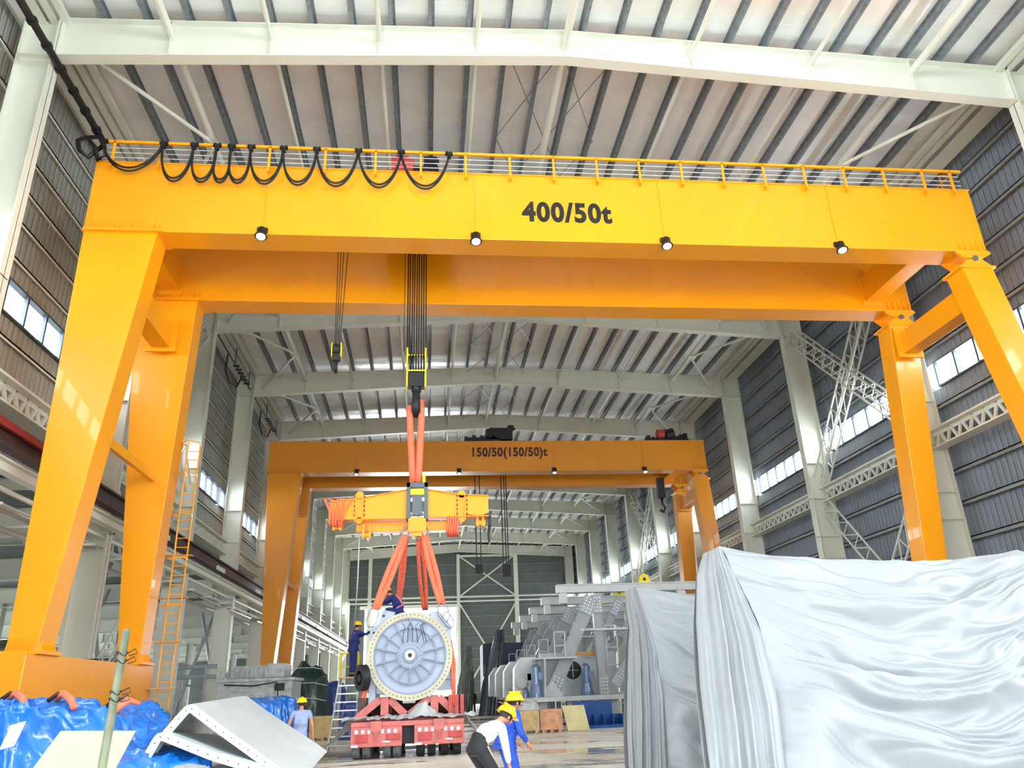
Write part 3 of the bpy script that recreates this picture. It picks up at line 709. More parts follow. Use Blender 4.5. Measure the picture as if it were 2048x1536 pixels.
# ------------------------------------------------------------------ hook blocks, slings and spreader
hb = empty('hook_block', (-.42, 23.6, 10.3), 'main hook block with yellow cheek plates and black sheaves above the orange slings', 'hook block')
m = MB()
for x in (-.72, -.12): m.box(x-.025, x+.025, 23.35, 23.85, 10.85, 12.25)
m.box(-.72, -.12, 23.34, 23.36, 11.95, 12.0).box(-.72, -.12, 23.34, 23.36, 11.4, 11.45)
m.build('cheek_plate', mat('lemon_paint', (236, 214, 30), .4, var=.05), hb, bevel=.01)
m = MB()
for i in range(6):
    x = -.64+i*.088; m.cyl((x, 23.6, 11.75), (x+.05, 23.6, 11.75), .36, n=20)
m.box(-.68, -.16, 23.42, 23.78, 10.9, 11.4).build('sheave_set', black, hb, bevel=.005)
MB().cyl((-.42, 23.6, 11.0), (-.42, 23.6, 10.75), .16, n=14).tube([(-.42, 23.6, 10.9), (-.42, 23.6, 10.6), (-.42, 23.38, 10.3), (-.42, 23.42, 10.08), (-.42, 23.6, 10.0), (-.42, 23.78, 10.1), (-.42, 23.8, 10.35)], [.13, .13, .14, .15, .15, .12, .05], n=10).tube([(-.42, 23.6, 10.6), (-.42, 23.82, 10.3)], [.12, .04], n=8).build('hook', dark, hb, smooth=True)
m = MB()
for i in range(9):
    x0 = -.74+i*.078; m.cyl((x0, 23.42 if i % 2 else 23.78, 11.85), (x0, 23.42 if i % 2 else 23.78, 17.4), .022, n=6)
m.cyl((-.85, 23.6, 12.2), (-.85, 23.6, 17.4), .012, n=5).build('wire_rope', dark, hb)
hb = empty('hook_block', (-3.05, 23.6, 11.4), 'small hook block with yellow cheeks hanging left of the main hook', 'hook block')
m = MB()
for x in (-3.2, -2.9): m.box(x-.015, x+.015, 23.45, 23.75, 11.95, 12.45)
m.build('cheek_plate', MATS['lemon_paint'], hb)
MB().cyl((-3.15, 23.6, 12.25), (-2.95, 23.6, 12.25), .2, n=16).box(-3.17, -2.93, 23.5, 23.7, 11.85, 12.15).build('sheave_set', black, hb)
MB().tube([(-3.05, 23.6, 11.9), (-3.05, 23.6, 11.78), (-3.05, 23.48, 11.65), (-3.05, 23.52, 11.5), (-3.05, 23.62, 11.46), (-3.05, 23.72, 11.55)], [.06, .06, .07, .07, .06, .03], n=8).build('hook', dark, hb, smooth=True)
m = MB()
for i, (a, b) in enumerate(((-3.12, -3.2), (-3.08, -3.08), (-3.02, -2.98), (-2.97, -2.8))): m.cyl((a, 23.6, 12.4), (b, 23.6, 17.4), .014, n=5)
m.build('wire_rope', dark, hb)

sp = empty('spreader_beam', (-.4, 23.6, 6.2), 'yellow lifting beam with grey centre frame hung on orange slings above the round machine', 'spreader beam')
yb0, yb1 = 23.42, 23.78
m = MB()
prof = [(-2.98, 7.08), (-2.98, 6.62), (-2.75, 6.5), (-2.2, 6.56), (-2.05, 6.5), (-.65, 6.55), (-.65, 7.42), (-2.05, 7.17)]
m.prism([(x, yb0, z) for x, z in prof], (0, yb1-yb0, 0))
prof = [(1.84, 7.2), (1.84, 6.68), (1.6, 6.6), (1.15, 6.64), (1.0, 6.56), (-.05, 6.6), (-.05, 7.42), (1.0, 7.24)]
m.prism([(x, yb0, z) for x, z in prof], (0, yb1-yb0, 0))
m.box(-2.99, -.65, yb0-.06, yb1+.06, 6.52, 6.55).box(-.05, 1.85, yb0-.06, yb1+.06, 6.56, 6.59)
m.prism([(-2.98, yb0-.06, 7.08), (-2.05, yb0-.06, 7.17), (-.65, yb0-.06, 7.42), (-.65, yb0-.06, 7.45), (-2.05, yb0-.06, 7.2), (-2.98, yb0-.06, 7.11)], (0, .48, 0))
m.prism([(1.84, yb0-.06, 7.2), (1.0, yb0-.06, 7.24), (-.05, yb0-.06, 7.42), (-.05, yb0-.06, 7.45), (1.0, yb0-.06, 7.27), (1.84, yb0-.06, 7.23)], (0, .48, 0))
m.build('arm', yellow, sp, bevel=.008)
m = MB()
for x in (-2.1, 1.02):
    m.box(x-.13, x-.1, yb0-.09, yb1+.09, 6.46, 7.3).box(x+.08, x+.11, yb0-.09, yb1+.09, 6.46, 7.3)
    m.cyl((x, yb0, 7.28), (x, yb1, 7.28), .12, n=12).cyl((x, yb0, 6.5), (x, yb1, 6.5), .1, n=12)
m.build('joint_flange', yellow, sp)
m = MB()
for x in (-2.1, 1.02):
    for i in range(5):
        for dx in (-.16, .14): m.cyl((x+dx, yb0-.06, 6.65+i*.14), (x+dx+.03, yb0-.06, 6.65+i*.14), .03, n=6)
m.build('bolt', brown, sp)
m = MB()
m.box(-.68, -.56, 23.3, 23.9, 6.5, 7.64).box(-.14, -.02, 23.3, 23.9, 6.5, 7.64).box(-.68, -.02, 23.3, 23.9, 7.48, 7.64).box(-.5, -.2, 23.28, 23.4, 6.6, 7.22)
m.build('centre_frame', mat('slate_frame', (92, 98, 104), .5), sp, bevel=.01)
MB().box(-.56, -.14, 23.26, 23.45, 7.24, 7.42).box(-.58, -.48, 23.5, 23.7, 7.6, 7.95).box(-.2, -.1, 23.5, 23.7, 7.6, 7.95).build('top_lug', MATS['lemon_paint'], sp)
m = MB().box(-2.2, .9, 23.7, 23.95, 6.22, 6.5).box(-2.2, .9, 23.65, 24.0, 6.2, 6.23).box(-.62, -.08, 23.3, 24.0, 6.1, 6.55).box(-.5, -.2, 23.35, 23.9, 5.98, 6.15)
m.box(-.55, -.15, 23.4, 25.2, 6.24, 6.5)
m.build('lower_beam', yellow, sp, bevel=.01)
m = MB()
for x, z in ((-2.86, 6.35), (-2.66, 6.35), (-1.97, 6.1), (-1.77, 6.1), (1.5, 6.4), (1.68, 6.4)):
    m.box(x-.03, x+.03, 23.5, 23.8, z-.12, z+.3)
m.cyl((-2.9, 23.6, 6.32), (-2.6, 23.6, 6.32), .06, n=10).cyl((-2.0, 23.6, 6.08), (-1.74, 23.6, 6.08), .08, n=10).cyl((1.45, 23.6, 6.4), (1.75, 23.6, 6.4), .09, n=10)
m.build('lug', yellow, sp)
# slings
def sling(pts, r, label, n=2, gap=.12, ax=(1, 0, 0), parent=None, name='round_sling'):
    m = MB(); ax = Vector(ax)
    for k in range(n):
        off = ax*gap*(k-(n-1)/2)
        q = []
        for i, p in enumerate(pts):
            t = i/(len(pts)-1); q.append(Vector(p)+off*math.sin(PI*min(1, t*1.0+.0))**.5 if 0 < i < len(pts)-1 else Vector(p)+off*.5)
        m.tube(q, r, n=8)
    o = m.build(name, orange, parent, smooth=True)
    if parent is None: tag(o, label, 'sling', 'orange round slings')
    return o
def line(a, b, n=9):
    a, b = Vector(a), Vector(b); return [a.lerp(b, i/(n-1)) for i in range(n)]
sling([(-.62, 23.6, 10.25)]+line((-.62, 23.55, 9.9), (-.5, 23.55, 7.7), 7), .105, 'orange sling strand on the left between hook and spreader beam', n=1)
sling([(-.28, 23.6, 10.45)]+line((-.24, 23.55, 9.9), (-.33, 23.55, 7.7), 7), .11, 'orange sling strand on the right between hook and spreader beam', n=1)
sling(line((-.72, 23.5, 6.0), (-1.5, 23.0, 3.85)), .08, 'orange double sling from the spreader to the front left lifting ring', n=2, gap=.17)
sling(line((-.7, 23.8, 6.0), (-.95, 25.6, 4.25)), .06, 'orange sling behind the worker going to the rear left of the machine', n=2, gap=.1)
sling(line((-.28, 23.8, 6.0), (-.1, 25.6, 4.05)), .06, 'orange double sling going to the rear right of the round machine', n=2, gap=.17)
sling(line((-.12, 23.5, 6.0), (.38, 23.0, 3.95)), .08, 'orange double sling from the spreader to the front right lifting ring', n=2, gap=.17)
def shackle(c, r, label, tilt=0.0):
    c = Vector(c); m = MB(); pts = [c+V(math.sin(a)*r*.6+tilt*math.cos(a)*r, 0, math.cos(a)*r) for a in [2*PI*i/16 for i in range(17)]]
    m.tube(pts, .028, n=8, caps=False); tag(m.build('shackle', chrome, smooth=True), label, 'shackle', 'steel shackles on the slings')
shackle((-.7, 23.5, 6.12), .17, 'steel shackle joining the left slings to the spreader beam', .2)
shackle((-.3, 23.5, 6.08), .16, 'steel shackle under the middle of the spreader beam')
shackle((-.12, 23.5, 6.14), .18, 'steel shackle joining the right slings to the spreader beam', -.2)
shackle((-1.58, 23.0, 3.62), .26, 'large steel shackle at the front left lug of the round machine', .2)
shackle((.44, 23.0, 3.72), .26, 'steel shackle at the front right lug of the round machine', -.25)
shackle((.58, 23.0, 3.5), .22, 'lower steel shackle beside the front right lug of the round machine', -.3)
for j, (x0, z0, z1, w) in enumerate(((-2.78, 7.15, 6.4, .3), (.72, 6.55, 6.1, .2))):
    m = MB()
    for i in range(5):
        x = x0-.12+i*.075; t = .12*(i-2) if j == 0 else 0
        m.tube([(x+t, 23.36, z0), (x+t*.3, 23.3, (z0+z1)/2), (x-.05+t*.1, 23.36, z1), (x, 23.6, z1-.1), (x, 23.86, (z0+z1)/2), (x+t, 23.84, z0), (x+t, 23.6, z0+.08), (x+t, 23.36, z0)], .034, n=6, caps=False)
    tag(m.build('round_sling', orange, smooth=True), ['spare orange sling wound round the left end of the spreader beam', 'spare orange sling coiled under the right arm of the spreader beam'][j], 'sling', 'orange round slings')
tag(MB().tube([(-2.1, 23.75, 6.5), (-2.14, 24.2, 4.9), (-2.3, 25.5, 3.6)], .018, n=6).build('guide_rope', hwhite, smooth=True), 'thin white tag rope hanging from the spreader beam to the man on the ladder', 'rope')
tag(MB().box(1.84, 1.93, 23.5, 23.7, 6.3, 6.62).tube([(1.88, 23.6, 6.3), (1.84, 23.6, 6.05), (1.86, 23.6, 5.8)], [.05, .04, .03], n=7).build('remote_pendant', black), 'black hook fitting hanging at the right end of the spreader beam', 'hook')
# ------------------------------------------------------------------ round machine, cradle, trailer
mc = V(-.51, 0, 2.57)
mx = empty('drive_unit', (-.51, 24.8, 1.38), 'large round grey drive unit with radial ribs being lifted off the red trailer', 'machine')
yf = 23.2
MB().cyl((mc.x, yf+.1, mc.z), (mc.x, 26.4, mc.z), 1.04, n=48).build('housing', greyblue, mx, smooth=False)
MB().ring((mc.x, yf+.12, mc.z), (0, -1, 0), 1.03, 1.2, .12, n=64).build('front_flange', ringm, mx)
MB().ring((mc.x, yf+.3, mc.z), (0, -1, 0), .99, 1.1, .12, n=64).build('inner_collar', greyblue, mx)
MB().cyl((mc.x, yf+.11, mc.z), (mc.x, yf+.16, mc.z), 1.05, n=64).build('face_plate', greyblue, mx)
def circ(r, n, ph=0): return [(mc.x+r*math.cos(2*PI*i/n+ph), mc.z+r*math.sin(2*PI*i/n+ph)) for i in range(n)]
m = MB()
for x, z in circ(1.115, 60): m.cyl((x, yf-.004, z), (x, yf+.01, z), .016, n=8)
m.build('bolt_holes', dark, mx)
n = 14
for i in range(n):
    t = 2*PI*i/n+PI/2; d = V(math.cos(t), 0, math.sin(t)); c = V(mc.x, yf+.04, mc.z)
    long = not (200 < math.degrees(t) % 360 < 340)
    MB().beam(c+d*.34, c+d*(.99 if long else .74), (.04 if True else 0), .15, (0, 1, 0)).build('radial_rib', ribm, mx)
MB().ring((mc.x, yf+.12, mc.z), (0, -1, 0), .73, .765, .12, n=56).build('rib_ring', ribm, mx)
MB().ring((mc.x, yf+.12, mc.z), (0, -1, 0), .99, 1.04, .1, n=64).build('rim_ring', ribm, mx)
m = MB()
for x, z in circ(.75, 14, PI/14): m.cyl((x, yf-.05, z), (x, yf+.12, z), .045, n=8)
m.build('boss', ribm, mx)
MB().cyl((mc.x, yf-.05, mc.z), (mc.x, yf+.12, mc.z), .36, n=40).build('hub_plate', greyblue, mx, bevel=.01)
m = MB()
for x, z in circ(.31, 22): m.cyl((x, yf-.1, z), (x, yf-.04, z), .03, n=6)
m.build('hub_bolt', ribm, mx)
MB().cyl((mc.x, yf-.12, mc.z), (mc.x, yf, mc.z), (.22), n=32).build('hub', ribm, mx, bevel=.01)
MB().ring((mc.x, yf-.12, mc.z), (0, -1, 0), .06, .14, .05, n=28).build('shaft_sleeve', chrome, mx)
MB().cyl((mc.x, yf-.15, mc.z), (mc.x, yf-.1, mc.z), .06, n=20).build('shaft_bore', black, mx)
m = MB()
for a, s in ((-.17, -1), (-.06, 1), (.06, -1), (.17, 1), (.3, 1), (.36, 1)):
    m.tube([(mc.x+a*1.3, yf-.05, mc.z+.34), (mc.x+a*1.1, yf-.09, mc.z+.6), (mc.x+a*.9, yf-.07, mc.z+.8), (mc.x+a+.07*s, yf-.05, mc.z+.88)], .009, n=5)
m.build('sensor_cable', dark, mx)
# lifting lugs and side boxes
lug = lambda pts, y0, y1: MB().prism([(x, y0, z) for x, z in pts], (0, y1-y0, 0))
lo = lug([(-1.3, 3.85), (-.95, 3.78), (-1.05, 3.45), (-1.45, 3.2), (-1.66, 3.0), (-1.66, 3.35), (-1.45, 3.45)], yf+.1, yf+.5).build('lifting_lug', greyblue, mx, bevel=.02)
MB().cyl((-1.28, yf+.09, 3.68), (-1.28, yf+.11, 3.68), .035, n=12).cyl((-1.55, yf+.09, 3.22), (-1.55, yf+.11, 3.22), .035, n=12).build('lug_hole', black, lo)
lo = lug([(.3, 3.8), (.0, 3.72), (.2, 3.4), (.5, 3.0), (.66, 2.9), (.68, 3.35), (.5, 3.55)], yf+.1, yf+.5).build('lifting_lug', greyblue, mx, bevel=.02)
MB().cyl((.52, yf+.05, 3.32), (.52, yf+.11, 3.32), .08, n=14).build('lug_pin', steelgrey, lo)
MB().box(-1.66, -1.45, yf+.2, 26.2, 1.3, 3.3).build('side_box', greyblue, mx, bevel=.03)
MB().box(.44, .66, yf+.2, 26.2, 1.9, 3.2).build('side_box', greyblue, mx, bevel=.03)
MB().prism([(.2, yf+.3, 1.62), (.78, yf+.3, 1.62), (.78, yf+.3, 2.05), (.5, yf+.3, 2.2)], (0, .8, 0)).build('foot', greyblue, mx, bevel=.02)
MB().prism([(-1.7, yf+.3, 1.62), (-1.2, yf+.3, 1.55), (-1.3, yf+.3, 1.9), (-1.7, yf+.3, 1.95)], (0, .8, 0)).build('foot', steelgrey, mx, bevel=.02)
MB().box(-.9, -.2, yf+.3, yf+1.2, 3.55, 3.72).box(-.25, .1, yf+.6, yf+1.4, 3.5, 3.7).box(-.7, -.35, yf+.1, yf+.3, 1.32, 1.42).build('junction_plate', steelgrey, mx)
c0 = V(-1.74, yf+.05, 2.03); ad = V(-.88, -.47, -.05).normalized()
o = MB().cyl(c0, c0+ad*.1, .35, n=36).ring(c0+ad*.2, ad, .2, .35, -.1, n=36).build('black_cover', black, mx)
MB().cyl(c0+ad*.08, c0+ad*.2, .1, n=20).build('cover_hub', dark, o)
# red-cream strap down both sides
sling([(.62, 23.35, 3.0), (.72, 23.3, 2.3), (.72, 23.3, 1.2)], .04, 'orange strap hanging down the right side of the round machine', n=2, gap=.08)
sling([(-1.75, 23.6, 1.9), (-1.8, 23.5, 1.5), (-1.86, 23.5, 1.0)], .05, 'orange strap hanging down the left side of the round machine', n=2, gap=.06)

cd = empty('support_cradle', (-.5, 24.6, .93), 'dull red steel cradle with triangular props under the round machine', 'cradle')
for x in (-1.2, .18):
    m = MB().box(x-.11, x+.11, 23.3, 23.5, .93, 1.5).box(x-.1, x+.1, 23.3, 26.0, .93, 1.05)
    m.beam((x-.12, 23.4, 1.45), (x-.75, 23.4, .98), .2, .13, (0, 1, 0)).beam((x+.12, 23.4, 1.45), (x+.62, 23.4, .98), .2, .13, (0, 1, 0))
    m.box(x-.11, x+.11, 25.7, 25.9, .93, 1.5)
    m.build('prop', redpale, cd, bevel=.01)
    MB().box(x-.13, x+.13, 23.25, 26.0, 1.5, 1.56).build('pad', hwhite, cd)
MB().box(-1.95, -1.75, 23.4, 26.2, .93, 1.5).box(.8, .98, 23.4, 26.2, .93, 1.5).box(-1.95, .98, 26.0, 26.2, .93, 1.45).box(-1.9, -1.45, 23.55, 24.0, 1.2, 1.5).build('side_frame', brown, cd, bevel=.01)
for x in (.62, .8, .95): MB().box(x-.05, x+.05, 23.2, 23.35, .93, 1.5).build('upright', redp, cd)
MB().box(-1.95, .98, 23.3, 26.2, .9, .93).build('base_plate', redpale, cd)

tl = empty('heavy_trailer', (-.52, 27, 0), 'red multi wheel heavy trailer carrying the cradle and the round machine', 'trailer')
for j, (xa, xb) in enumerate(((-2.02, -.68), (-.36, .96))):
    m = MB().box(xa, xb, 22.4, 32.5, .3, .78)
    b = m.build('bolster', redpale, tl, bevel=.02)
    m = MB()
    for i in range(7): m.box(xa+.1+i*.17, xa+.19+i*.17, 22.385, 22.4, .62, .72)
    m.box(xa+.02, xa+.2, 22.385, 22.4, .3, .36).box(xb-.5, xb-.3, 22.385, 22.4, .4, .44)
    m.build('reflective_marking', hwhite, b)
    o = MB().box(xa+.12, xa+.45, 22.34, 22.4, .42, .6).box(xb-.4, xb-.05, 22.34, 22.4, .46, .6).build('tail_light', redp, b, bevel=.01)
    m = MB().box(xa+.52, xa+.8, 22.32, 22.42, .66, .92)
    for q in (.6, .66, .72): m.cyl((xa+q, 22.36, .42), (xa+q, 22.36, .66), .012, n=6)
    m.build('hinge_bracket', redpale, b)
MB().box(-2.02, .96, 22.45, 32.5, .78, .9).build('deck', redpale, tl, bevel=.01)
MB().box(-.68, -.36, 23.2, 32.4, .3, .78).build('spine', dark, tl)
first = None
for r, y in enumerate((22.95, 24.3, 25.7, 27.1)):
    for x in (-1.9, -1.62, -1.08, -.82, -.2, .1, .45, .78):
        if first is None or (r == 0 and abs(x+.2) < .01):
            m = MB().cyl((x-.11, y, .36), (x+.11, y, .36), .36, n=28)
            first = m.build('wheel', tyrem if x < -.5 else tyredark, tl, bevel=.04); fx0, fy0 = x, y
            MB().cyl((x-.115, y, .36), (x+.115, y, .36), .17, n=16).build('wheel_rim', redpale, first)
            if x < -.5: fl_ = (first, x, y)
            else: fr_ = (first, x, y)
        else:
            src, sx, sy = fl_ if x < -.5 else fr_
            c = copy_tree(src, tl); c.location = src.location+V(x-sx, y-sy, 0)
m = MB()
def film(u, v):
    x = -2.3+3.6*u; y = 22.5+.9*v
    pk = .35*math.exp(-((x+.15)/.3)**2-((v-.6)/.35)**2)
    n1 = noise.noise(V(x*2.2, y*2.2, 0)); n2 = noise.noise(V(x*7, y*7, 3))
    return V(x+.06*n2, y, .94+.1*abs(n1)+.05*n2+pk+.06*v)
m.grid(film, 90, 26)
tag(m.build('plastic_sheet', clearfilm, smooth=True), 'crumpled clear plastic sheet lying across the rear of the red trailer', 'plastic sheet')
def sidefilm(x0, x1, label):
    m = MB()
    def fn(u, v):
        t = v; x = x0+(x1-x0)*t**1.3; z = .95*(1-t)**1.4+.03; y = 22.6+3.2*u
        n1 = noise.noise(V(u*9, t*2, x0)); n2 = noise.noise(V(u*20, t*8, x0))
        return V(x+.12*n1, y, max(.02, z+.06*n1+.05*n2*(1-.3*t)))
    m.grid(fn, 50, 30)
    tag(m.build('plastic_sheet', clearfilm, smooth=True), label, 'plastic sheet')
sidefilm(-2.12, -3.5, 'clear plastic sheet trailing onto the floor left of the trailer')
sidefilm(1.06, 2.4, 'clear plastic sheet trailing onto the floor right of the trailer')

# platform ladder beside the machine
ld = empty('platform_ladder', (-2.55, 27, 0), 'tall silver step ladder with top guard rails beside the round machine', 'step ladder')
L0, L1 = V(-3.15, 27.5, 0), V(-2.35, 27.4, 0)
T0, T1 = V(-2.78, 26.6, 2.12), V(-2.22, 26.6, 2.12)
B0, B1 = V(-3.05, 25.7, 0), V(-2.1, 25.7, 0)
alum = mat('aluminium', (214, 222, 226), .35, .5)
for a, b in ((V(-3.0, 25.9, 0), V(-2.78, 26.5, 2.1)), (V(-2.12, 25.9, 0), V(-2.24, 26.5, 2.1)), (V(-2.95, 27.3, 0), V(-2.76, 26.7, 2.1)), (V(-2.14, 27.3, 0), V(-2.24, 26.7, 2.1))):
    MB().beam(a, b, .05, .08).build('stile', alum, ld)
for i in range(8):
    t = .09+i*.115; a = V(-3.0, 25.9, 0).lerp(V(-2.78, 26.5, 2.1), t); b = V(-2.12, 25.9, 0).lerp(V(-2.24, 26.5, 2.1), t)
    MB().beam(a, b, .1, .035).build('step', alum, ld)
MB().box(-2.82, -2.2, 26.35, 26.85, 2.09, 2.13).build('platform', pine, ld)
for x in (-2.8, -2.22): MB().tube([(x, 26.4, 2.1), (x, 26.4, 2.86), (x, 26.8, 2.86), (x, 26.8, 2.1)], .022, n=6).build('guard_rail', MATS['lemon_paint'], ld)
MB().cyl((-2.8, 26.8, 2.86), (-2.22, 26.8, 2.86), .022, n=6).cyl((-2.8, 26.8, 2.45), (-2.22, 26.8, 2.45), .018, n=6).build('guard_rail', MATS['lemon_paint'], ld)
# ------------------------------------------------------------------ people
def skin_mesh(name, nodes, edges, m, parent, M, root, sub=1):
    keys = list(nodes); idx = {k: i for i, k in enumerate(keys)}
    me = bpy.data.meshes.new(name); me.from_pydata([nodes[k][0] for k in keys], [(idx[a], idx[b]) for a, b in edges], [])
    o = bpy.data.objects.new(name, me); C.objects.link(o)
    o.modifiers.new('skin', 'SKIN'); sb = o.modifiers.new('sub', 'SUBSURF'); sb.levels = sub; sb.render_levels = sub
    lay = me.skin_vertices[0].data if me.skin_vertices else None
    if lay is None:
        import bmesh
        b = bmesh.new(); b.from_mesh(me); b.verts.layers.skin.verify(); b.to_mesh(me); b.free(); lay = me.skin_vertices[0].data
    for k in keys:
        r = nodes[k][1]; lay[idx[k]].radius = r if isinstance(r, tuple) else (r, r)
        lay[idx[k]].use_root = (k == root)
    bpy.context.view_layer.update()
    ev = o.evaluated_get(bpy.context.evaluated_depsgraph_get()); m2 = bpy.data.meshes.new_from_object(ev)
    bpy.data.objects.remove(o)
    m2.transform(Matrix.Translation(-wloc(parent)) @ M)
    m2.materials.clear(); m2.materials.append(m); m2.polygons.foreach_set('use_smooth', [True]*len(m2.polygons))
    r = bpy.data.objects.new(name, m2); C.objects.link(r); r.parent = parent
    return r
def person(loc, yaw, J, label, top, legs, shoes=blackcloth, sleeve='long', hat=helmetm, belt=None, group=None, head_yaw=0.0, head_pitch=0.0, harness=None, tuck=False):
    M = Matrix.Translation(loc) @ Matrix.Rotation(yaw, 4, 'Z')
    root = empty('person', loc, label, 'person', group)
    P = {k: Vector(v) for k, v in J.items()}
    nd, ed = {}, []
    def n(k, p, r): nd[k] = (Vector(p), r)
    mid = lambda a, b, t=.5: P[a].lerp(P[b], t)
    n('pelvis', P['pelvis'], (.13, .105)); n('waist', mid('pelvis', 'chest', .45), (.115, .09)); n('chest', P['chest'], (.14, .105))
    n('neckb', mid('chest', 'neck', .75), (.07, .065)); n('neck', P['neck'], .05)
    hd = (P['head']-P['neck']).normalized()
    n('jaw', P['neck']+hd*.07, (.062, .07)); n('face', P['head'], (.078, .094)); n('crown', P['head']+hd*.085, (.06, .072))
    ed += [('pelvis', 'waist'), ('waist', 'chest'), ('chest', 'neckb'), ('neckb', 'neck'), ('neck', 'jaw'), ('jaw', 'face'), ('face', 'crown')]
    for s in 'LR':
        n('sh'+s, P['sh'+s], .058); n('el'+s, P['el'+s], .04); n('wr'+s, P['wr'+s], .026)
        ed += [('chest', 'sh'+s), ('sh'+s, 'el'+s), ('el'+s, 'wr'+s)]
        d = (P['wr'+s]-P['el'+s]).normalized(); hdv = (P['hand'+s]-P['wr'+s]).normalized() if 'hand'+s in P else d
        sd = hdv.cross(V(0, 0, 1)); sd = (sd if sd.length > .1 else V(1, 0, 0)).normalized(); pn = sd.cross(hdv)
        pc = P['wr'+s]+hdv*.065; n('pa'+s, pc, (.036, .018)); ed.append(('wr'+s, 'pa'+s))
        for i, (w, l) in enumerate(((-.03, .058), (-.01, .07), (.011, .066), (.03, .05))):
            b = pc+hdv*.035+sd*w
            n('f%d%s' % (i, s), b, .0095); n('g%d%s' % (i, s), b+hdv*l*.5-pn*.008, .0088); n('h%d%s' % (i, s), b+hdv*l*.85-pn*.03, .0078)
            ed += [('pa'+s, 'f%d%s' % (i, s)), ('f%d%s' % (i, s), 'g%d%s' % (i, s)), ('g%d%s' % (i, s), 'h%d%s' % (i, s))]
        k = 1 if s == 'R' else -1
        n('t0'+s, pc-hdv*.01+sd*.045*-k, .011); n('t1'+s, pc+hdv*.03+sd*.062*-k-pn*.015, .0095); ed += [('pa'+s, 't0'+s), ('t0'+s, 't1'+s)]
        n('hip'+s, P['hip'+s], .088); n('kn'+s, P['kn'+s], .056); n('ca'+s, mid('kn'+s, 'an'+s, .35), .052); n('an'+s, P['an'+s], .034)
        ed += [('pelvis', 'hip'+s), ('hip'+s, 'kn'+s), ('kn'+s, 'ca'+s), ('ca'+s, 'an'+s)]
    skin_mesh('body', nd, ed, skinm, root, M, 'pelvis')
    # clothes follow the same joints a little outside the body
    ns, es = {}, []
    g = lambda k, p, r: ns.__setitem__(k, (Vector(p), r))
    g('hem0', P['pelvis']+V(0, 0, -.07), (.15, .13)); g('hem', P['pelvis']+(P['chest']-P['pelvis'])*.05, (.168, .142)); g('waist', mid('pelvis', 'chest', .45), (.15, .125)); g('chest', P['chest'], (.172, .13)); g('col', mid('chest', 'neck', .7), (.085, .075))
    es = [('hem0', 'hem'), ('hem', 'waist'), ('waist', 'chest'), ('chest', 'col')]
    for s in 'LR':
        g('sh'+s, P['sh'+s], .074); g('ua'+s, mid('sh'+s, 'el'+s, .55), .063); es += [('chest', 'sh'+s), ('sh'+s, 'ua'+s)]
        if sleeve == 'long':
            g('el'+s, P['el'+s], .056); g('cf'+s, mid('el'+s, 'wr'+s, .88), .042); es += [('ua'+s, 'el'+s), ('el'+s, 'cf'+s)]
    if tuck:
        del ns['hem0']; es.pop(0); ns['hem'] = (P['pelvis'].lerp(P['chest'], .2), (.135, .115))
    skin_mesh('shirt', ns, es, top, root, M, 'hem')
    ns, es = {}, [('w', 'p')]
    g = lambda k, p, r: ns.__setitem__(k, (Vector(p), r))
    g('w', P['pelvis']+(P['chest']-P['pelvis'])*.4, (.17, .145) if tuck else (.14, .115)); g('p', P['pelvis'], (.162, .14))
    for s in 'LR':
        g('hip'+s, P['hip'+s], .108); g('kn'+s, P['kn'+s], .074); g('an'+s, mid('kn'+s, 'an'+s, .93), .06)
        es += [('p', 'hip'+s), ('hip'+s, 'kn'+s), ('kn'+s, 'an'+s)]
    skin_mesh('trousers', ns, es, legs, root, M, 'p')
    for s in 'LR':
        a = P['an'+s]; f = P.get('toe'+s, a+V(0, .16, -.05)); dv = f-a
        MB().tube([a+V(0, -.03, .01), a+dv*.15+V(0, -.03, -.035), a+dv*.6+V(0, 0, -.015), f], [.048, .056, .05, .036], n=10).xf(M).build('shoe', shoes, root, smooth=True)
    # head details
    h = P['head']; R3 = Matrix.Rotation(head_yaw, 4, 'Z') @ Matrix.Rotation(head_pitch, 4, 'X')
    H = M @ Matrix.Translation(h) @ R3
    MB().tube([(0, .085, .01), (0, .118, -.022), (0, .088, -.034)], [.012, .017, .012], n=8).xf(H).build('nose', skinm, root, smooth=True)
    MB().ball((-.033, .082, .018), .012).xf(H).build('eye', blackcloth, root, smooth=True)
    MB().ball((.033, .082, .018), .012).xf(H).build('eye', blackcloth, root, smooth=True)
    MB().tube([(-.025, .084, -.06), (0, .09, -.062), (.025, .084, -.06)], .006, n=6).xf(H).build('mouth', redpale, root)
    for sx in (-1, 1): MB().ball((sx*.083, 0, -.005), .012, .02, .03).xf(H).build('ear', skinm, root, smooth=True)
    def hair(u, v):
        t = 2*PI*u; q = -.5+(PI/2+.5)*v
        return V(math.cos(t)*math.cos(q)*.09, math.sin(t)*math.cos(q)*.098-.012-.0*v, math.sin(q)*.105+.02)
    MB().grid(hair, 20, 8, wrap=True).xf(H).build('hair', hairm, root, smooth=True)
    if hat:
        m = MB().ball((0, -.005, .045), .125, .145, .12, n=24, m=9, z0=0.0)
        m.grid(lambda u, v: V(math.cos(2*PI*u)*(.122+.018*v), math.sin(2*PI*u)*(.142+.018*v)+(.05*v if math.sin(2*PI*u) > 0 else 0)*math.sin(2*PI*u)-.005, .05-.012*v), 28, 4, wrap=True)
        m.box(-.012, .012, -.1, .1, .15, .172)
        m.xf(H).build('helmet', hat, root, smooth=True)
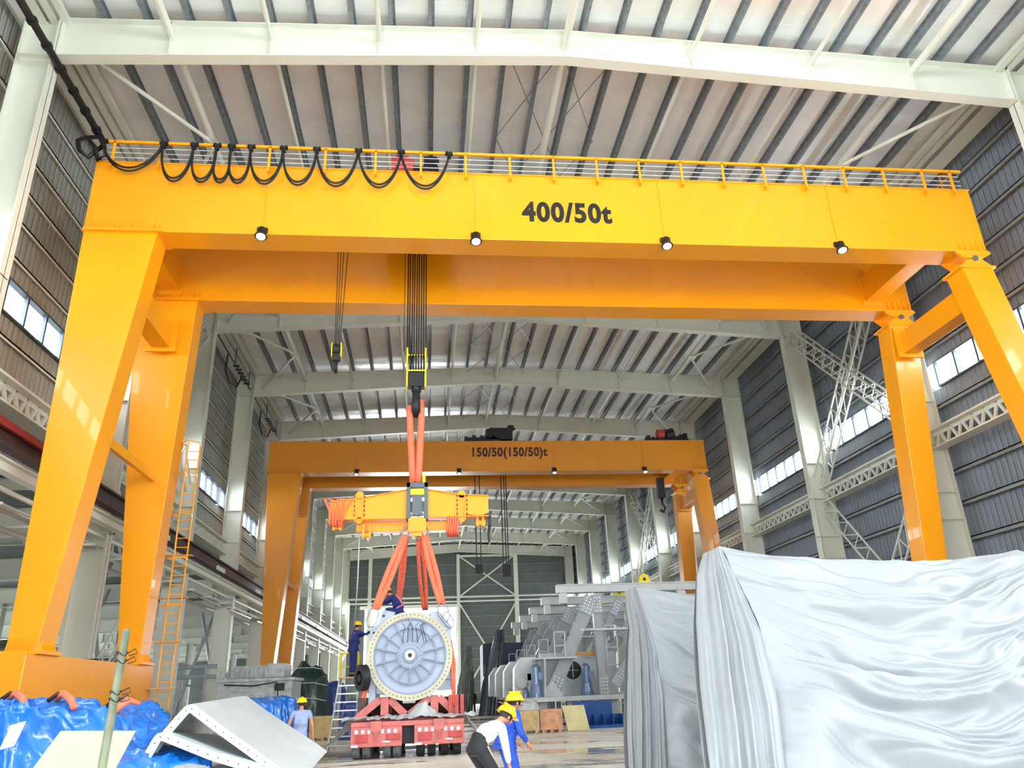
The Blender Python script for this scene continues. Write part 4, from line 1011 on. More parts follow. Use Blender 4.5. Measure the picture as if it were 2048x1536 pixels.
    if harness:
        b = P['pelvis'].lerp(P['chest'], .25); ax = (P['chest']-P['pelvis']).normalized(); sx = V(1, 0, 0); sy = ax.cross(sx)
        MB().tube([b+sx*math.cos(a)*.172+sy*math.sin(a)*.145 for a in [2*PI*i/20 for i in range(21)]], .02, n=6, caps=False).xf(M).build('harness', harness, root)
        c = P['chest']; q = []
        MB().tube([b+sx*.1-sy*.13, c+sx*.02-sy*.135, c-sx*.09-sy*.1+ax*.12], .014, n=6).tube([b-sx*.1-sy*.13, c-sx*.02-sy*.135, c+sx*.09-sy*.1+ax*.12], .014, n=6).xf(M).build('harness', harness, root)
    return root, M
def stand(**kw):
    J = dict(pelvis=(0, 0, .93), chest=(0, .01, 1.26), neck=(0, 0, 1.47), head=(0, .02, 1.6), shL=(-.18, 0, 1.38), shR=(.18, 0, 1.38), elL=(-.24, -.02, 1.1), elR=(.24, -.02, 1.1),
             wrL=(-.25, .06, .86), wrR=(.25, .06, .86), hipL=(-.09, 0, .88), hipR=(.09, 0, .88), knL=(-.11, .02, .48), knR=(.11, .02, .48), anL=(-.12, 0, .08), anR=(.12, 0, .08), toeL=(-.14, .17, .04), toeR=(.14, .17, .04))
    J.update(kw); return J
# on the ladder, reaching right to the lifting ring
person((-2.42, 26.6, 2.13), math.radians(-62), stand(chest=(0, .06, 1.24), neck=(0, .1, 1.44), head=(0, .14, 1.55), shL=(-.17, .08, 1.36), shR=(.17, .08, 1.36), elL=(-.22, .32, 1.26), elR=(.2, .33, 1.28), wrL=(-.14, .55, 1.36), wrR=(.12, .56, 1.4), hipL=(-.09, 0, .86)),
       'person in navy overalls and yellow helmet standing on the step ladder, reaching forward', navy, navy, head_yaw=.1)
# crouching on top of the machine, pulling at the sling
person((-.95, 24.4, 3.62), math.radians(75), dict(pelvis=(.0, -.12, .3), chest=(0, .06, .62), neck=(0, .2, .78), head=(0, .3, .84), shL=(-.17, .12, .7), shR=(.17, .12, .7), elL=(-.26, .36, .55), elR=(.24, .38, .58), wrL=(-.16, .6, .52), wrR=(.1, .64, .58),
       hipL=(-.1, -.1, .27), hipR=(.1, -.1, .27), knL=(-.2, .3, .34), knR=(.2, .28, .3), anL=(-.2, .1, .02), anR=(.2, .1, .0), toeL=(-.2, .28, -.02), toeR=(.2, .28, -.04)),
       'person in navy with pink harness and yellow helmet crouching on top of the round machine', navy, navy, harness=pinkm, head_pitch=-.4)
# blue shirt, back to the camera
person((-3.05, 20.6, 0), math.radians(12), stand(pelvis=(0, 0, .8), chest=(0, .04, 1.12), neck=(0, .05, 1.32), head=(.0, .08, 1.42), shL=(-.19, .02, 1.23), shR=(.19, .02, 1.23), elL=(-.28, -.02, .97), elR=(.27, -.04, .95), wrL=(-.3, .1, .76), wrR=(.3, .02, .72),
       hipL=(-.09, 0, .76), hipR=(.09, 0, .76), knL=(-.11, .05, .42), knR=(.11, .05, .42)),
       'person in pale blue shirt and yellow helmet seen from behind near the blue tarpaulin', shirtblue, jeans, sleeve='short')
# white shirt, bending forward with hands on knees
person((.78, 11.6, 0), math.radians(-62), dict(pelvis=(0, -.16, .86), chest=(0, .1, 1.08), neck=(0, .26, 1.16), head=(0, .36, 1.2), shL=(-.19, .16, 1.08), shR=(.19, .16, 1.08), elL=(-.26, .16, .82), elR=(.25, .18, .82), wrL=(-.18, .26, .6), wrR=(.17, .28, .6), handL=(-.17, .3, .5), handR=(.16, .32, .5),
       hipL=(-.1, -.14, .82), hipR=(.1, -.14, .82), knL=(-.14, .12, .46), knR=(.14, .12, .46), anL=(-.14, -.04, .08), anR=(.14, -.04, .08), toeL=(-.15, .13, .04), toeR=(.15, .13, .04)),
       'person in white shirt and black trousers bending forward with hands on knees, yellow helmet', shirtwhite, blackcloth, head_pitch=-.5, tuck=True)
person((1.22, 13.0, 0), math.radians(-70), stand(pelvis=(0, -.05, .86), chest=(0, .06, 1.12), neck=(0, .12, 1.28), head=(0, .16, 1.36), shL=(-.18, .08, 1.22), shR=(.18, .08, 1.22), elL=(-.25, .1, .95), elR=(.24, .12, .95), wrL=(-.16, .26, .78), wrR=(.16, .28, .78), hipL=(-.09, -.04, .82), hipR=(.09, -.04, .82), knL=(-.11, .08, .45), knR=(.11, .08, .45)),
       'person in bright blue overalls and yellow helmet half hidden behind the white shirt', jeans, jeans)
person((3.25, 60, 0), math.radians(170), stand(), 'small distant person all in dark clothes standing beside the wrapped machine', blackcloth, blackcloth, hat=None, sleeve='long')

# ------------------------------------------------------------------ plastic covers on the right
def cover(off, w, label, seed, sx=0.0):
    """hanging film: swags between two high corners P1 and P2, a pleated curtain under P1, a back and a far side"""
    ox, oy = off
    sm = lambda t: t*t*(3-2*t)
    def A(s):
        p = [V(4.67, 12, 3.58), V(4.66, 11.4, 2.9), V(4.62, 10.8, 2.2), V(4.45, 10.2, 1.3), V(4.1, 9.5, 0.02)]
        q = min(3.999, s*4); i = int(q); return p[i].lerp(p[i+1], q-i)
    def D(s):
        p = [V(9.8, 12, 3.42), V(9.6, 11.3, 2.9), V(9.3, 10.6, 2.3), V(9.4, 9.6, 1.4), V(9.9, 8.4, 0.02)]
        q = min(3.999, s*4); i = int(q); return p[i].lerp(p[i+1], q-i)
    m = MB()
    def front(u, v):
        s = v; t = u
        a, d = A(s), D(s)
        c = 4*t*(1-t)
        sag = .27+2.0*s**1.15*(1-s)*1.6
        p = a.lerp(d, t)
        p = p+V(0, -.9*c*math.sin(PI*min(1, s*1.1))*.9, -sag*c)
        # folds run along the swags and gather at both corners
        gather = max(.12, min(1, 5*t*(1-t)))
        nz = noise.noise(V(t*3.0+seed, s*6, seed))
        nf = noise.noise(V(t*5.0+seed, s*16, seed+2)); rd_ = max(0, 1-abs(noise.noise(V(t*2.2+seed, s*11+t, seed+7)))*3)**2
        f = .16*math.sin(s*26+3*nz+2.2*math.sin(t*3))+.06*math.sin(s*58+5*nz+t*5)+.035*math.sin(s*130+10*nf)+.09*rd_*(.5+nf)
        f *= gather*(1-.3*s)*(.35+.65*min(1, s*7))
        # long diagonal pleats on the lower left
        k = max(0, 1-t*2.2)*sm(min(1, max(0, (s-.25)*2)))
        f += k*.12*math.sin(26*(t+.25*s)+2*nz)
        f += .025*noise.noise(V(p.x*3, p.y*3, p.z*5+seed))
        nrm = V(.0, -.75, .66)
        p = p+nrm*f
        p.z = max(p.z, .02+.02*s)
        return V(4.67+(p.x-4.67)*w, p.y, p.z)
    m.grid(front, 170, 260)
    def Lf(v):
        p = [V(4.5, 12.35, 3.52), V(4.22, 12.0, 3.12), V(3.98, 11.6, 2.4), V(3.72, 11.0, 1.5), V(3.45, 10.2, .7), V(3.35, 9.9, 0.02)]
        q = min(4.999, v*5); i = int(q); return p[i].lerp(p[i+1], q-i)
    def curtain(u, v):
        a = Lf(v); d = A(v); d = V(4.67+(d.x-4.67)*w, d.y, d.z)
        a = V(a.x+sx*min(1, 3*v), a.y, a.z)
        p = a.lerp(d, u)
        amp = (.02+.07*min(1, v*1.6))*math.sin(PI*u)**.4 if 0 < u < 1 else 0
        nz = noise.noise(V(u*2.5, v*1.3, seed+4))
        p = p+V(-.25, -1, .1).normalized()*amp*.7*(math.sin(u*24+4*nz)+.4*math.sin(u*53+6*nz+v*2))+V(0, -.14*math.sin(PI*u), 0)
        return p
    m.grid(curtain, 90, 70)
    def side(u, v):
        a = Lf(v); a = V(a.x+sx*min(1, 3*v), a.y, a.z); b = V(4.95+sx*.6, 13.3, 3.3*(1-v)+.02)
        p = a.lerp(b, u); return p+V(-.07*math.sin(u*22+2*v)*min(1, v*2), 0, -.35*math.sin(PI*u)*(1-v))
    m.grid(side, 40, 30)
    def back(u, v):
        t = u; a = front(t, 0) if v == 0 else V(4.67+(9.8-4.67)*t*w+.3*(1-t)*min(1, v*1.6), 12+1.3*min(1, v*1.6), 0)
        z0 = front(t, 0).z
        if v > 0: a.z = z0*(1-max(0, (v-.4)/.6)) + (-.15*math.sin(PI*min(1, v/.4)) if v < .4 else 0)
        return a+V(0, .05*math.sin(u*30)*v, 0)
    m.grid(back, 60, 16)
    def right(u, v):
        d = D(v); d = V(4.67+(d.x-4.67)*w, d.y, d.z); e = V(4.67+(13.2-4.67)*w, 12+.4*u, max(.02, 3.3*(1-v)+.02))
        p = d.lerp(e, u); return p+V(0, -.9*math.sin(PI*v)*u, -.3*math.sin(PI*u)*(1-v))+V(0, -.06, .06)*math.sin(v*30+u*4)*math.sin(PI*u)
    m.grid(right, 60, 60)
    m.v = [v+V(ox, oy, 0) for v in m.v]
    o = m.build('plastic_cover', plastic, smooth=True)
    return tag(o, label, 'plastic cover')
c1 = cover((0, 0), 1.0, 'large white plastic film draped in swags over a tall machine, nearest on the right', 1.0)
c2 = cover((-.1, 5.0), .8, 'smaller white plastic film hanging behind the large draped one', 9.0, .3)

# ------------------------------------------------------------------ left foreground
def tarpfn(cx, cy, rx, ry, h, seed, pw=4.0, amp=.1, peaks=()):
    def fn(u, v):
        t = 2*PI*u; r = v
        c, s = math.cos(t), math.sin(t)
        k = (abs(c)**pw+abs(s)**pw)**(-1/pw)
        rr = r*1.0
        x = cx+c*k*rx*rr; y = cy+s*k*ry*rr
        if r < .8: z = h*(1-.12*(r/.8)**2)
        else: z = h*.88*(1-((r-.8)/.2)**1.3)
        for px_, py_, ph, pr in peaks: z += ph*math.exp(-((x-px_)**2+(y-py_)**2)/pr**2)*(1 if r < .95 else 0)
        n1 = noise.noise(V(x*.9+seed, y*.9, z*.9+seed))
        def rg(k, sh): return (1-abs(noise.noise(V(x*k+sh+1.5*n1, y*k, z*k*.6+seed)))*2.2)
        c1 = max(0, rg(1.5, seed))**3; c2 = max(0, rg(3.3, seed+5))**3; c3 = max(0, rg(7.0, seed+9))**2
        fold = math.sin(t*22+5*n1)*amp*.35*max(0, r-.55)
        dsp = amp*(.75*c1+.3*c2+.1*c3+.5*n1)+fold
        x += c*dsp*min(1, r*1.6); y += s*dsp*min(1, r*1.6)
        return V(x, y, max(.01, z+(dsp*.8*(r < .97) if r < .9 else dsp*.8*max(0, (.97-r)/.07))))
    return fn
m = MB(); m.grid(tarpfn(-7.3, 14.8, 2.9, 2.0, 1.62, 2.0, amp=.2, peaks=((-6.9, 13.6, .05, .5), (-5.4, 14.6, -.08, .7))), 420, 150, wrap=True)
bt = tag(m.build('blue_tarpaulin', bluetarp, smooth=True), 'large bright blue tarpaulin over a load at the left, below the yellow crane legs', 'tarpaulin')
m = MB(); m.grid(tarpfn(-3.6, 10.9, .95, .8, 1.0, 5.0, pw=2.5, amp=.12), 90, 30, wrap=True)
tag(m.build('blue_tarpaulin', bluetarp, smooth=True), 'lower fold of blue tarpaulin spilling between the pale board and grey panels', 'tarpaulin')
for i, (x, y, z, lab) in enumerate(((-6.35, 13.6, 1.7, 'orange sling end poking out of the blue tarpaulin, leftmost of three'), (-5.6, 13.5, 1.66, 'orange sling end poking out of the blue tarpaulin, middle of three'), (-4.75, 13.6, 1.55, 'orange sling end poking out of the blue tarpaulin by the duct panels'))):
    m = MB().tube([(x-.2, y+.15, z+.0), (x-.05, y, z+.1), (x+.12, y-.12, z+.02), (x+.25, y-.25, z-.12)] if i < 2 else [(x+.2, y+.1, z+.02), (x+.05, y, z+.08), (x-.1, y-.15, z-.08)], [.03, .055, .06, .045][:4 if i < 2 else 3], n=8)
    o = tag(m.build('sling_end', orange, smooth=True), lab, 'sling')
    MB().tube([(x-.3, y+.1, z), (x-.15, y+.05, z+.1), (x+.05, y+.05, z+.06)], .035, n=6).build('dark_knot', brown, o, smooth=True)
MB().grid(lambda u, v: V(-5.92+.2*u-.1*v, 12.62+.0*u, 1.35-.32*v+.05*u), 4, 5).build('paper_label', steelpale, bt)
# pale board leaning, post with wire ties
m = MB().prism([(-3.74, 9.0, 1.32), (-3.0, 9.0, 1.29), (-3.35, 8.35, .0), (-4.3, 8.35, .0)], (0, .03, .015))
tag(m.build('panel_board', panelwhite), 'pale cream board leaning in front of the blue tarpaulin', 'board')
po = tag(MB().tube([(-2.62, 7.1, 0), (-2.87, 8.0, 2.2)], .036, n=10).ball((-2.87, 8.0, 2.2), .036).build('post', postm, smooth=True), 'slim greenish grey pole leaning in front of the pale board', 'pole')
for z, in ((2.0,), (1.93,), (1.66,), (1.6,)):
    t = z/2.2; c = V(-2.62-.25*t, 7.1+.9*t, z)
    MB().tube([c+V(math.cos(a)*.042, math.sin(a)*.042, .02*math.sin(2*a)) for a in [2*PI*i/14 for i in range(15)]]+[c+V(.12, -.02, .04), c+V(.14, -.02, .0), c+V(.07, -.02, -.02)], .006, n=5).build('wire_tie', dark, po)
# folded duct panels
def duct(front, back, th, label, holes=True):
    """folded plate: section polyline at the front and at the back (metres), rim flange with bolt holes at the front"""
    m = MB(); F = [Vector(p) for p in front]; B = [Vector(p) for p in back]
    n = len(F)
    dn = []
    for i in range(n):
        a = F[max(0, i-1)]; b = F[min(n-1, i+1)]; d = (b-a).normalized(); dn.append(V(d.z, 0, -d.x) if True else 0)
    for i in range(n-1):
        a0, a1, b0, b1 = F[i], F[i+1], B[i], B[i+1]
        o0, o1 = dn[i]*th, dn[i+1]*th
        m.hexa([a0, a1, b1, b0], [a0+o0, a1+o1, b1+o1, b0+o0])
    o = m.build('duct_panel', ductm)
    tag(o, label, 'duct panel', 'folded grey duct panels')
    m = MB(); w = .1
    for i in range(n-1):
        a0, a1 = F[i]+V(0, -.01, 0), F[i+1]+V(0, -.01, 0); o0, o1 = dn[i]*w, dn[i+1]*w
        m.hexa([a0, a1, a1+V(0, .02, 0), a0+V(0, .02, 0)], [a0+o0, a1+o1, a1+o1+V(0, .02, 0), a0+o0+V(0, .02, 0)])
    r = m.build('rim_flange', ductm, o)
    m = MB()
    L = [0]
    for i in range(n-1): L.append(L[-1]+(F[i+1]-F[i]).length)
    k = .08
    while k < L[-1]:
        i = max(j for j in range(n) if L[j] <= k); i = min(i, n-2); t = (k-L[i])/(L[i+1]-L[i]); p = F[i].lerp(F[i+1], t)+dn[i].lerp(dn[i+1], t)*w*.5
        m.cyl(p+V(0, -.016, 0), p+V(0, -.008, 0), .008, n=6); k += .13
    m.build('bolt_hole', dark, r)
    return o
def arc(p, q, r, n=5):
    return [p]
f1 = [(-3.6, 11, .8), (-3.32, 11, 1.24), (-3.14, 11, 1.46), (-3.09, 11, 1.51), (-3.03, 11, 1.535), (-2.97, 11, 1.52), (-2.6, 11, 1.26), (-1.8, 11, .72), (-1.6, 11, .58)]
b1 = [(x-.2+(.06 if x > -2 else 0), 15, z+.1) for x, y, z in f1]
duct(f1, b1, .012, 'upper folded grey duct panel with a bolt hole rim, forming a tent shape')
f2 = [(-3.5, 10.6, .85), (-3.38, 10.6, 1.03), (-3.31, 10.6, 1.17), (-3.27, 10.6, 1.22), (-3.2, 10.6, 1.235), (-3.12, 10.6, 1.21), (-2.6, 10.6, 1.0), (-1.86, 10.6, .76), (-1.2, 10.6, .55)]
b2 = [(x-.15, 13.6, z-.15) for x, y, z in f2]
duct(f2, b2, .012, 'lower folded grey duct panel nested under the upper one')
tag(MB().box(-3.0, -2.1, 11.0, 12.6, .02, .72).cyl((-2.85, 10.98, .66), (-2.7, 10.98, .66), .04).build('metal_box', ductm, bevel=.02), 'grey metal box in the shade under the folded duct panels', 'box')
m = MB(); m.grid(tarpfn(-2.75, 10.1, .32, .3, .88, 8.0, pw=2.2, amp=.1), 50, 20, wrap=True)
tag(m.build('white_sack', plastic, smooth=True), 'white plastic sack in front of the duct panels', 'sack')
# engine block and wrapped machines behind
eg = empty('engine_block', (-7.2, 37, 0), 'old pale grey machine block with ribbed cover behind the duct panels', 'engine')
MB().box(-8.9, -5.8, 36, 38.6, .0, 2.35).build('housing', enginem, eg, bevel=.05)
MB().box(-9.05, -5.7, 35.9, 38.7, 2.3, 2.42).build('top_flange', enginem, eg, bevel=.02)
MB().box(-8.45, -6.9, 36.2, 38.2, 2.42, 2.95).cyl((-8.45, 36.4, 2.6), (-8.45, 38, 2.6), .25, n=16).box(-6.95, -6.2, 36.2, 38.2, 2.42, 3.02).build('cover', enginem, eg, bevel=.06)
for i in range(7): MB().tube([(-8.2+i*.2, 36.18, 2.46), (-8.22+i*.2, 36.1, 2.7), (-8.18+i*.2, 36.18, 2.9)], .035, n=7).build('rib', enginem, eg)
MB().box(-8.3, -6.9, 35.9, 36.0, .9, 1.9).box(-8.1, -7.1, 35.86, 35.92, 1.1, 1.75).build('inspection_cover', enginem, eg, bevel=.03)
MB().tube([(-8.6, 35.85, 2.2), (-7.4, 35.8, 2.12), (-6.4, 35.82, 2.25), (-6.3, 35.85, 1.5)], .03, n=6).box(-6.5, -6.1, 35.9, 36.0, 1.9, 2.2).build('pipe', dark, eg)
MB().ring((-8.75, 36.1, 2.6), (0, -1, 0), .07, .15, .1, n=20).build('lifting_eye', enginem, eg)
m = MB(); m.grid(tarpfn(-4.9, 26.2, 1.05, 1.1, 1.62, 3.0, pw=2.4, amp=.14), 220, 80, wrap=True)
tag(m.build('blue_tarpaulin', bluetarp, smooth=True), 'crinkled bright blue tarpaulin mound behind the duct panels, left of the worker', 'tarpaulin')
m = MB(); m.grid(tarpfn(-4.35, 28.6, .36, .5, 1.15, 4.0, pw=4, amp=.06), 80, 30, wrap=True)
tag(m.build('blue_tarpaulin', bluedark, smooth=True), 'dark blue wrapped block beside the worker in the pale blue shirt', 'tarpaulin')
m = MB(); m.grid(tarpfn(-6.0, 42.5, 1.1, 1.3, 2.6, 6.0, pw=3, amp=.1, peaks=((-6.3, 42, .75, .5), (-5.45, 42, .5, .4))), 90, 40, wrap=True)
o = tag(m.build('green_tarpaulin', greentarp, smooth=True), 'tall dark green tarpaulin wrapped around a machine with pale ropes', 'tarpaulin')
for z in (1.5, 2.2, 2.9): MB().tube([(-7.0, 41.15, z-.1), (-6.3, 41.1, z+.05), (-5.6, 41.15, z+.05), (-4.95, 41.3, z-.1)], .018, n=5).build('rope', steelpale, o)
m = MB(); m.grid(tarpfn(-4.9, 44.5, .62, .7, 2.35, 7.0, pw=5, amp=.05), 60, 30, wrap=True)
tag(m.build('blue_tarpaulin', bluedark, smooth=True), 'tall dark blue tarpaulin block standing behind the ladder', 'tarpaulin')
m = MB(); m.grid(tarpfn(-2.9, 33.5, .55, .6, 1.45, 7.5, pw=5, amp=.05), 60, 30, wrap=True)
tag(m.build('blue_tarpaulin', bluedark, smooth=True), 'dark blue wrapped box seen through the ladder steps', 'tarpaulin')
m = MB(); m.grid(tarpfn(-7.0, 33.0, .5, .6, 1.55, 2.5, pw=5, amp=.05), 60, 30, wrap=True)
tag(m.build('blue_tarpaulin', bluedark, smooth=True), 'small blue tarpaulin showing between the crane sill and the grey panels', 'tarpaulin')
def crate(x0, x1, y, d, z1, m_, label, cols=2, tilt=0):
    c = empty('wooden_crate', ((x0+x1)/2, y+d/2, 0), label, 'crate', 'wooden crates on the floor')
    MB().box(x0, x1, y, y+d, .1, z1).build('boards', m_, c, bevel=.008)
    b = MB().box(x0-.02, x1+.02, y-.03, y, .1, .2).box(x0-.02, x1+.02, y-.03, y, z1-.1, z1)
    for i in range(cols+1):
        x = x0+(x1-x0)*i/cols; b.box(max(x0-.02, x-.05), min(x1+.02, x+.05), y-.03, y, .2, z1-.1)
    b.build('batten', m_, c)
    for i in range(3):
        x = x0+.05+(x1-x0-.2)*i/2; MB().box(x, x+.1, y, y+d, 0, .1).build('skid', m_, c)
    return c
crate(-4.62, -3.6, 33.6, 1.0, .86, pine, 'pale wooden crate on the floor left of the step ladder')
crate(3.15, 4.2, 31.6, .9, .8, pine, 'pale wooden crate with two front boards, beside the reddish crate')
crate(4.28, 5.1, 31.6, .9, .82, pinkwood, 'reddish wooden crate between the pale crate and the leaning plywood', 1)
tag(MB().prism([(5.35, 31.8, .02), (6.2, 31.8, .02), (6.1, 32.2, .9), (5.22, 32.2, .9)], (0, .02, .01)).build('plywood_sheet', ply), 'plywood sheet leaning against the blue box right of the crates', 'plywood')
for i, (a, b) in enumerate((((2.9, 31.4, 1.3), (3.9, 32.0, .84)), ((2.7, 31.6, 1.15), (3.6, 31.9, .84)))):
    tag(MB().beam(a, b, .14, .03).build('wood_plank', pinkwood), ['upper loose plank lying slanted over the pale crate', 'lower loose plank lying slanted over the pale crate'][i], 'plank')
m = MB().grid(tarpfn(3.8, 32.1, .45, .35, .3, 3.3, amp=.12), 40, 14, wrap=True); m.v = [v+V(0, 0, .8) for v in m.v]
tag(m.build('rag_heap', clearfilm, smooth=True), 'greyish plastic scraps heaped on the pale wooden crate', 'scraps')
m = MB()
for x in (4.2, 5.0): m.box(x-.02, x+.02, 32.3, 32.34, .8, 1.22)
m.box(4.2, 5.0, 32.3, 32.34, 1.1, 1.16)
tag(m.build('white_stand', hwhite), 'small white frame standing behind the reddish crate', 'frame')
b = empty('blue_skid', (7.6, 35, 0), 'blue steel box and ribbed tray under the grey support frames', 'skid')
MB().box(6.2, 7.6, 33.9, 35.4, .0, 1.0).build('box', bluep, b, bevel=.01)
MB().box(6.2, 9.5, 33.2, 33.8, .0, .1).box(6.2, 9.5, 33.75, 33.8, .0, .5).box(6.2, 9.5, 33.1, 33.2, 0, .12).build('tray', bluep, b)
for i in range(9): MB().box(6.3+i*.38, 6.33+i*.38, 33.15, 33.8, 0, .5).build('rib', bluep, b)
tag(MB().box(8.2, 9.0, 34.0, 34.6, .5, .85).box(8.3, 9.1, 34.1, 34.7, .85, 1.0).build('timber_block', brown), 'dark timber blocks on the blue skid', 'timber')

# ------------------------------------------------------------------ row of grey support frames
def support(y, front, label):
    o = empty('support_stand', (8.5, y, 0), label, 'support stand', 'grey support frames in a row')
    zt = 6.2
    MB().box(6.2, 16.5, y-.2, y+.2, zt-.32, zt).box(6.2, 16.5, y-.26, y+.26, zt-.36, zt-.3).box(6.2, 16.5, y-.26, y+.26, zt-.02, zt+.04).build('top_beam', steelpale, o, bevel=.01)
    MB().box(6.35, 6.7, y-.2, y+.15, zt-.85, zt-.36).build('end_block', hwhite, o, bevel=.02)
    MB().box(12.2, 12.6, y-.2, y+.15, zt-.95, zt-.36).build('end_block', hwhite, o, bevel=.02)
    lg = MB().prism([(10.3, y-.06, zt), (11.0, y-.06, zt), (10.85, y-.06, zt+.4), (10.65, y-.06, zt+.5), (10.45, y-.06, zt+.4)], (0, .12, 0)).build('lifting_lug', MATS['lemon_paint'], o)
    MB().cyl((10.65, y-.07, zt+.22), (10.65, y-.05, zt+.22), .08, n=14).build('lug_hole', black, lg)
    L = [((7.85, y-.3, zt-.6), (5.75, y-.3, 1.45), .6), ((8.1, y-.2, zt-.5), (8.15, y-.2, 1.3), .42), ((10.9, y-.3, zt-1.5), (8.7, y-.3, 1.7), .42), ((9.6, y+1.2, zt-.6), (8.2, y+1.2, 3.2), .36)]
    for a, b_, wd in L:
        a, b_ = Vector(a), Vector(b_)
        lo = MB().ibeam(a, b_, .3, wd, (1, 0, 0) if abs((b_-a).normalized().x) < .9 else (0, 1, 0), .03, .2).build('strut', steelgrey, o)
        d = (b_-a).normalized(); n_ = V(-d.z, 0, d.x)
        bo = MB()
        for c in (a+d*.45, b_-d*.3):
            pl = MB(); pl.beam(c-d*.42, c+d*.42, wd+.06, .03, (0, 1, 0))
            pl.v[-8:] = [v+V(0, -.17, 0) for v in pl.v[-8:]]
            pl.build('bolt_plate', steelgrey, lo)
            for i in range(-2, 3):
                for j in (-1, 0, 1):
                    q = c+d*i*.15+n_*j*wd*.3+V(0, -.19, 0); bo.cyl(q, q+V(0, -.04, 0), .035, n=6)
        bo.build('bolt', boltm, lo)
        if wd > .5:
            st = MB()
            for i in range(7):
                q = a.lerp(b_, .12+i*.12); st.beam(q-n_*wd*.48, q+n_*wd*.48, .28, .02, (0, 1, 0))
            st.build('stiffener', steelgrey, lo)
    MB().box(7.2, 9.6 if front else 9.0, y-.4, y+.4, zt-2.15, zt-2.05).build('cross_tie', steelpale, o)
    MB().box(4.7, 12.5, y-1.0, y+2.2, 1.0, 1.2).prism([(5.0, y-.5, 1.2), (5.7, y-.5, 1.9), (6.2, y-.5, 1.2)], (0, .1, 0)).build('deck', steelpale, o, bevel=.01)
    for x in (4.9, 6.3, 8.1, 9.0): MB().box(x, x+.5, y-.7, y-.3, .0 if not front else .0, 1.0).build('deck_foot', steelgrey, o)
    r = MB()
    for x in (5.85, 6.35): r.cyl((x, y-.8, 2.9), (x, y-.8, 4.0), .03, n=6)
    r.cyl((5.85, y-.8, 4.0), (6.35, y-.8, 4.0), .03, n=6).cyl((5.85, y-.8, 3.4), (6.35, y-.8, 3.4), .03, n=6)
    r.build('guard_loop', hwhite, o)
    MB().box(5.0, 6.9, y-.9, y+1.5, 2.82, 2.9).cyl((5.3, y-.9, 1.2), (5.35, y-.9, 2.85), .05, n=8).build('side_platform', steelpale, o)
    # bell shaped drive motor on the deck
    def motor(x, yy, k=1.0):
        mo = MB().cyl((x, yy, 1.2), (x, yy, 1.35), .34*k, n=24).cyl((x, yy, 1.35), (x, yy, 1.75), .33*k, .24*k, n=24).cyl((x, yy, 1.75), (x, yy, 1.82), .3*k, n=24).cyl((x, yy, 1.82), (x, yy, 2.5), .22*k, n=24).cyl((x, yy, 2.5), (x, yy, 2.62), .2*k, .1*k, n=24).box(x+.1, x+.34, yy-.2, yy+.05, 1.95, 2.25).build('drive_motor', motorm, o, smooth=False)
    motor(4.95, y-.5); motor(4.3+.3, y+.9, .8)
    if front: motor(7.5, y+.5, .9)
    MB().cyl((4.4, y+.5, 1.85), (4.4, y+.7, 1.85), .26, .3, n=24).prism([(4.05, y+.7, 1.2), (5.3, y+.7, 1.2), (5.3, y+.7, 2.7), (5.0, y+.7, 3.0), (4.45, y+.7, 3.0), (4.1, y+.7, 2.5)], (0, .9, 0)).build('gearbox', steelpale, o, bevel=.03)
    if front:
        w = MB().box(5.5, 9.3, y+1.9, y+2.1, 1.2, 3.2)
        w.build('end_wall', steelpale, o, bevel=.02)
        MB().ring((7.1, y+1.9, 2.35), (0, -1, 0), .42, .56, .12, n=36).build('porthole_rim', steelpale, o)
        MB().cyl((7.1, y+1.88, 2.35), (7.1, y+1.86, 2.35), .43, n=32).build('porthole', black, o)
        MB().box(7.06, 7.12, y+1.72, y+1.8, 2.0, 2.75).cyl((6.8, y+1.76, 2.35), (7.4, y+1.76, 2.35), .025).build('inner_bar', steelgrey, o)
        MB().beam((6.3, y+.2, 3.25), (8.0, y+.3, 2.95), .08, .08).beam((6.5, y+.2, 3.0), (8.2, y+.3, 3.1), .08, .08).build('yellow_bar', yellow2, o)
        r = MB()
        for x in (8.55, 9.1): r.cyl((x, y+.3, 1.2), (x, y+.3, 4.3), .035, n=6)
        for z in (1.8, 2.5, 3.3, 4.3): r.cyl((8.55, y+.3, z), (9.1, y+.3, z), .03, n=6)
        r.build('access_ladder', hwhite, o)
        MB().box(9.7, 10.6, y+.6, y+1.4, 1.2, 3.9).build('cabinet', steelpale, o, bevel=.02)
        m = MB()
        for i in range(24): m.box(6.1+i*.08, 6.13+i*.08, y-.6, y-.56, .35, .95)
        m.build('grille', dark, o)
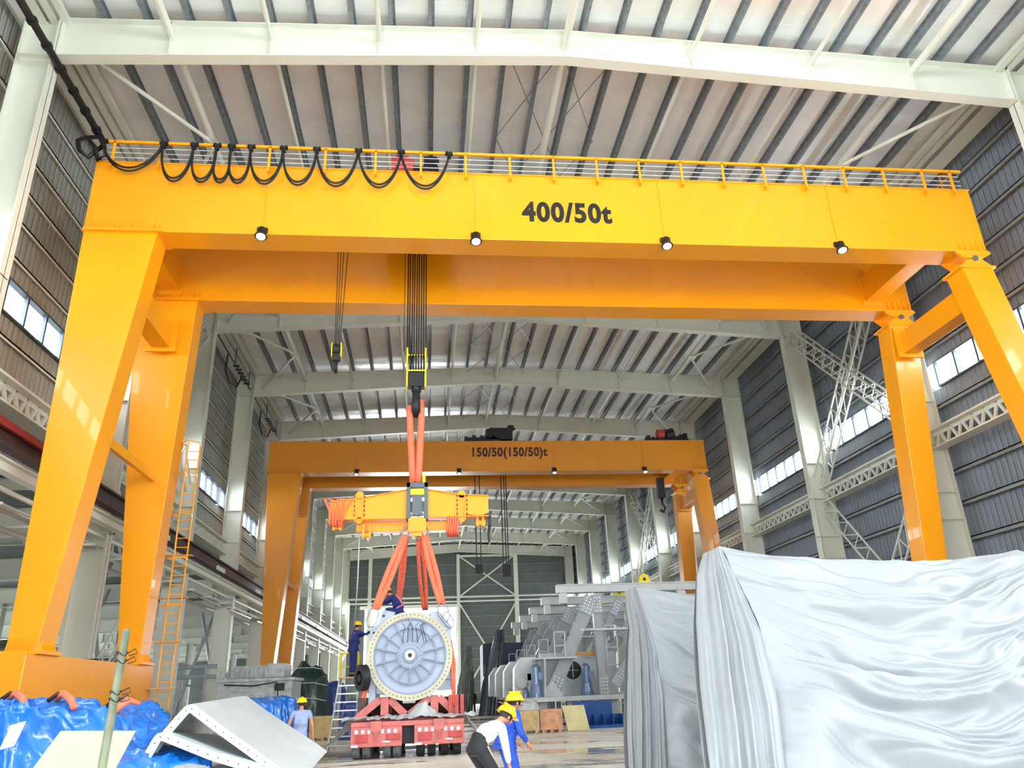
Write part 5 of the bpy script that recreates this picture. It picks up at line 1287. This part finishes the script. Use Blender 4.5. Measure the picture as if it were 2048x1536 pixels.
        MB().box(5.6, 12, y-.9, y+1.5, .15, .3).build('base_beam', steelgrey, o)
    return o
lab = ['grey bolted support frame with raking struts, nearest of the row beside the draped plastic', 'second grey support frame of the row, just behind the nearest', 'third grey support frame of the row, in the middle', 'fourth grey support frame of the row towards the gable', 'farthest grey support frame at the end of the row']
support(38, True, lab[0])
s2 = support(43.4, False, lab[1])
for i, y in enumerate((48.8, 54.2, 59.6)):
    c = copy_tree(s2); c.location = s2.location+V(0, y-43.4, 0); c['label'] = lab[2+i]
# dark wrapped machine and tall leaning sheets at the head of the row
dm = empty('dark_machine', (4.8, 62, 0), 'dark blue-black machine wrapped in shiny film left of the grey frames', 'machine')
MB().box(4.2, 7.4, 62.5, 66.0, 1.2, 5.0).build('casing', mat('dark_blue_casing', (56, 64, 88), .6, bump=.4, bscale=2), dm, bevel=.1)
MB().cyl((4.3, 62.4, 3.0), (5.6, 62.4, 3.0), .5, n=20).box(4.4, 5.8, 62.2, 62.5, 3.4, 3.9).build('motor', MATS['dark_blue_casing'], dm, bevel=.03)
MB().box(4.4, 7.2, 63, 65.5, 0, 1.2).build('stand', dark, dm)
def wrapf(x0, x1, y, h, lean, seed):
    def fn(u, v):
        t = 2*PI*u; k = 1-.75*v**2.2
        x = (x0+x1)/2+math.cos(t)*(x1-x0)/2*k+lean*v; yy = y+math.sin(t)*.9*k
        n1 = noise.noise(V(math.cos(t)*3, math.sin(t)*3, v*2+seed)); f = .12*n1+.06*math.sin(t*17+3*v)
        return V(x+math.cos(t)*f, yy+math.sin(t)*f, h*v+.01)
    return fn
for x0, x1, y, h, ln, lab_ in ((1.9, 3.0, 58, 4.6, .5, 'narrow upright bundle wrapped in olive grey film, leftmost beside the dark figure'), (3.5, 5.0, 57.5, 5.6, .9, 'taller upright bundle wrapped in dark shiny film beside the grey frames')):
    m = MB(); m.grid(wrapf(x0, x1, y, h, ln, x0), 70, 40, wrap=True)
    tag(m.build('wrapped_bundle', oliveflm if x0 < 2 else blackfilm, smooth=True), lab_, 'wrapped bundle', 'film wrapped bundles')
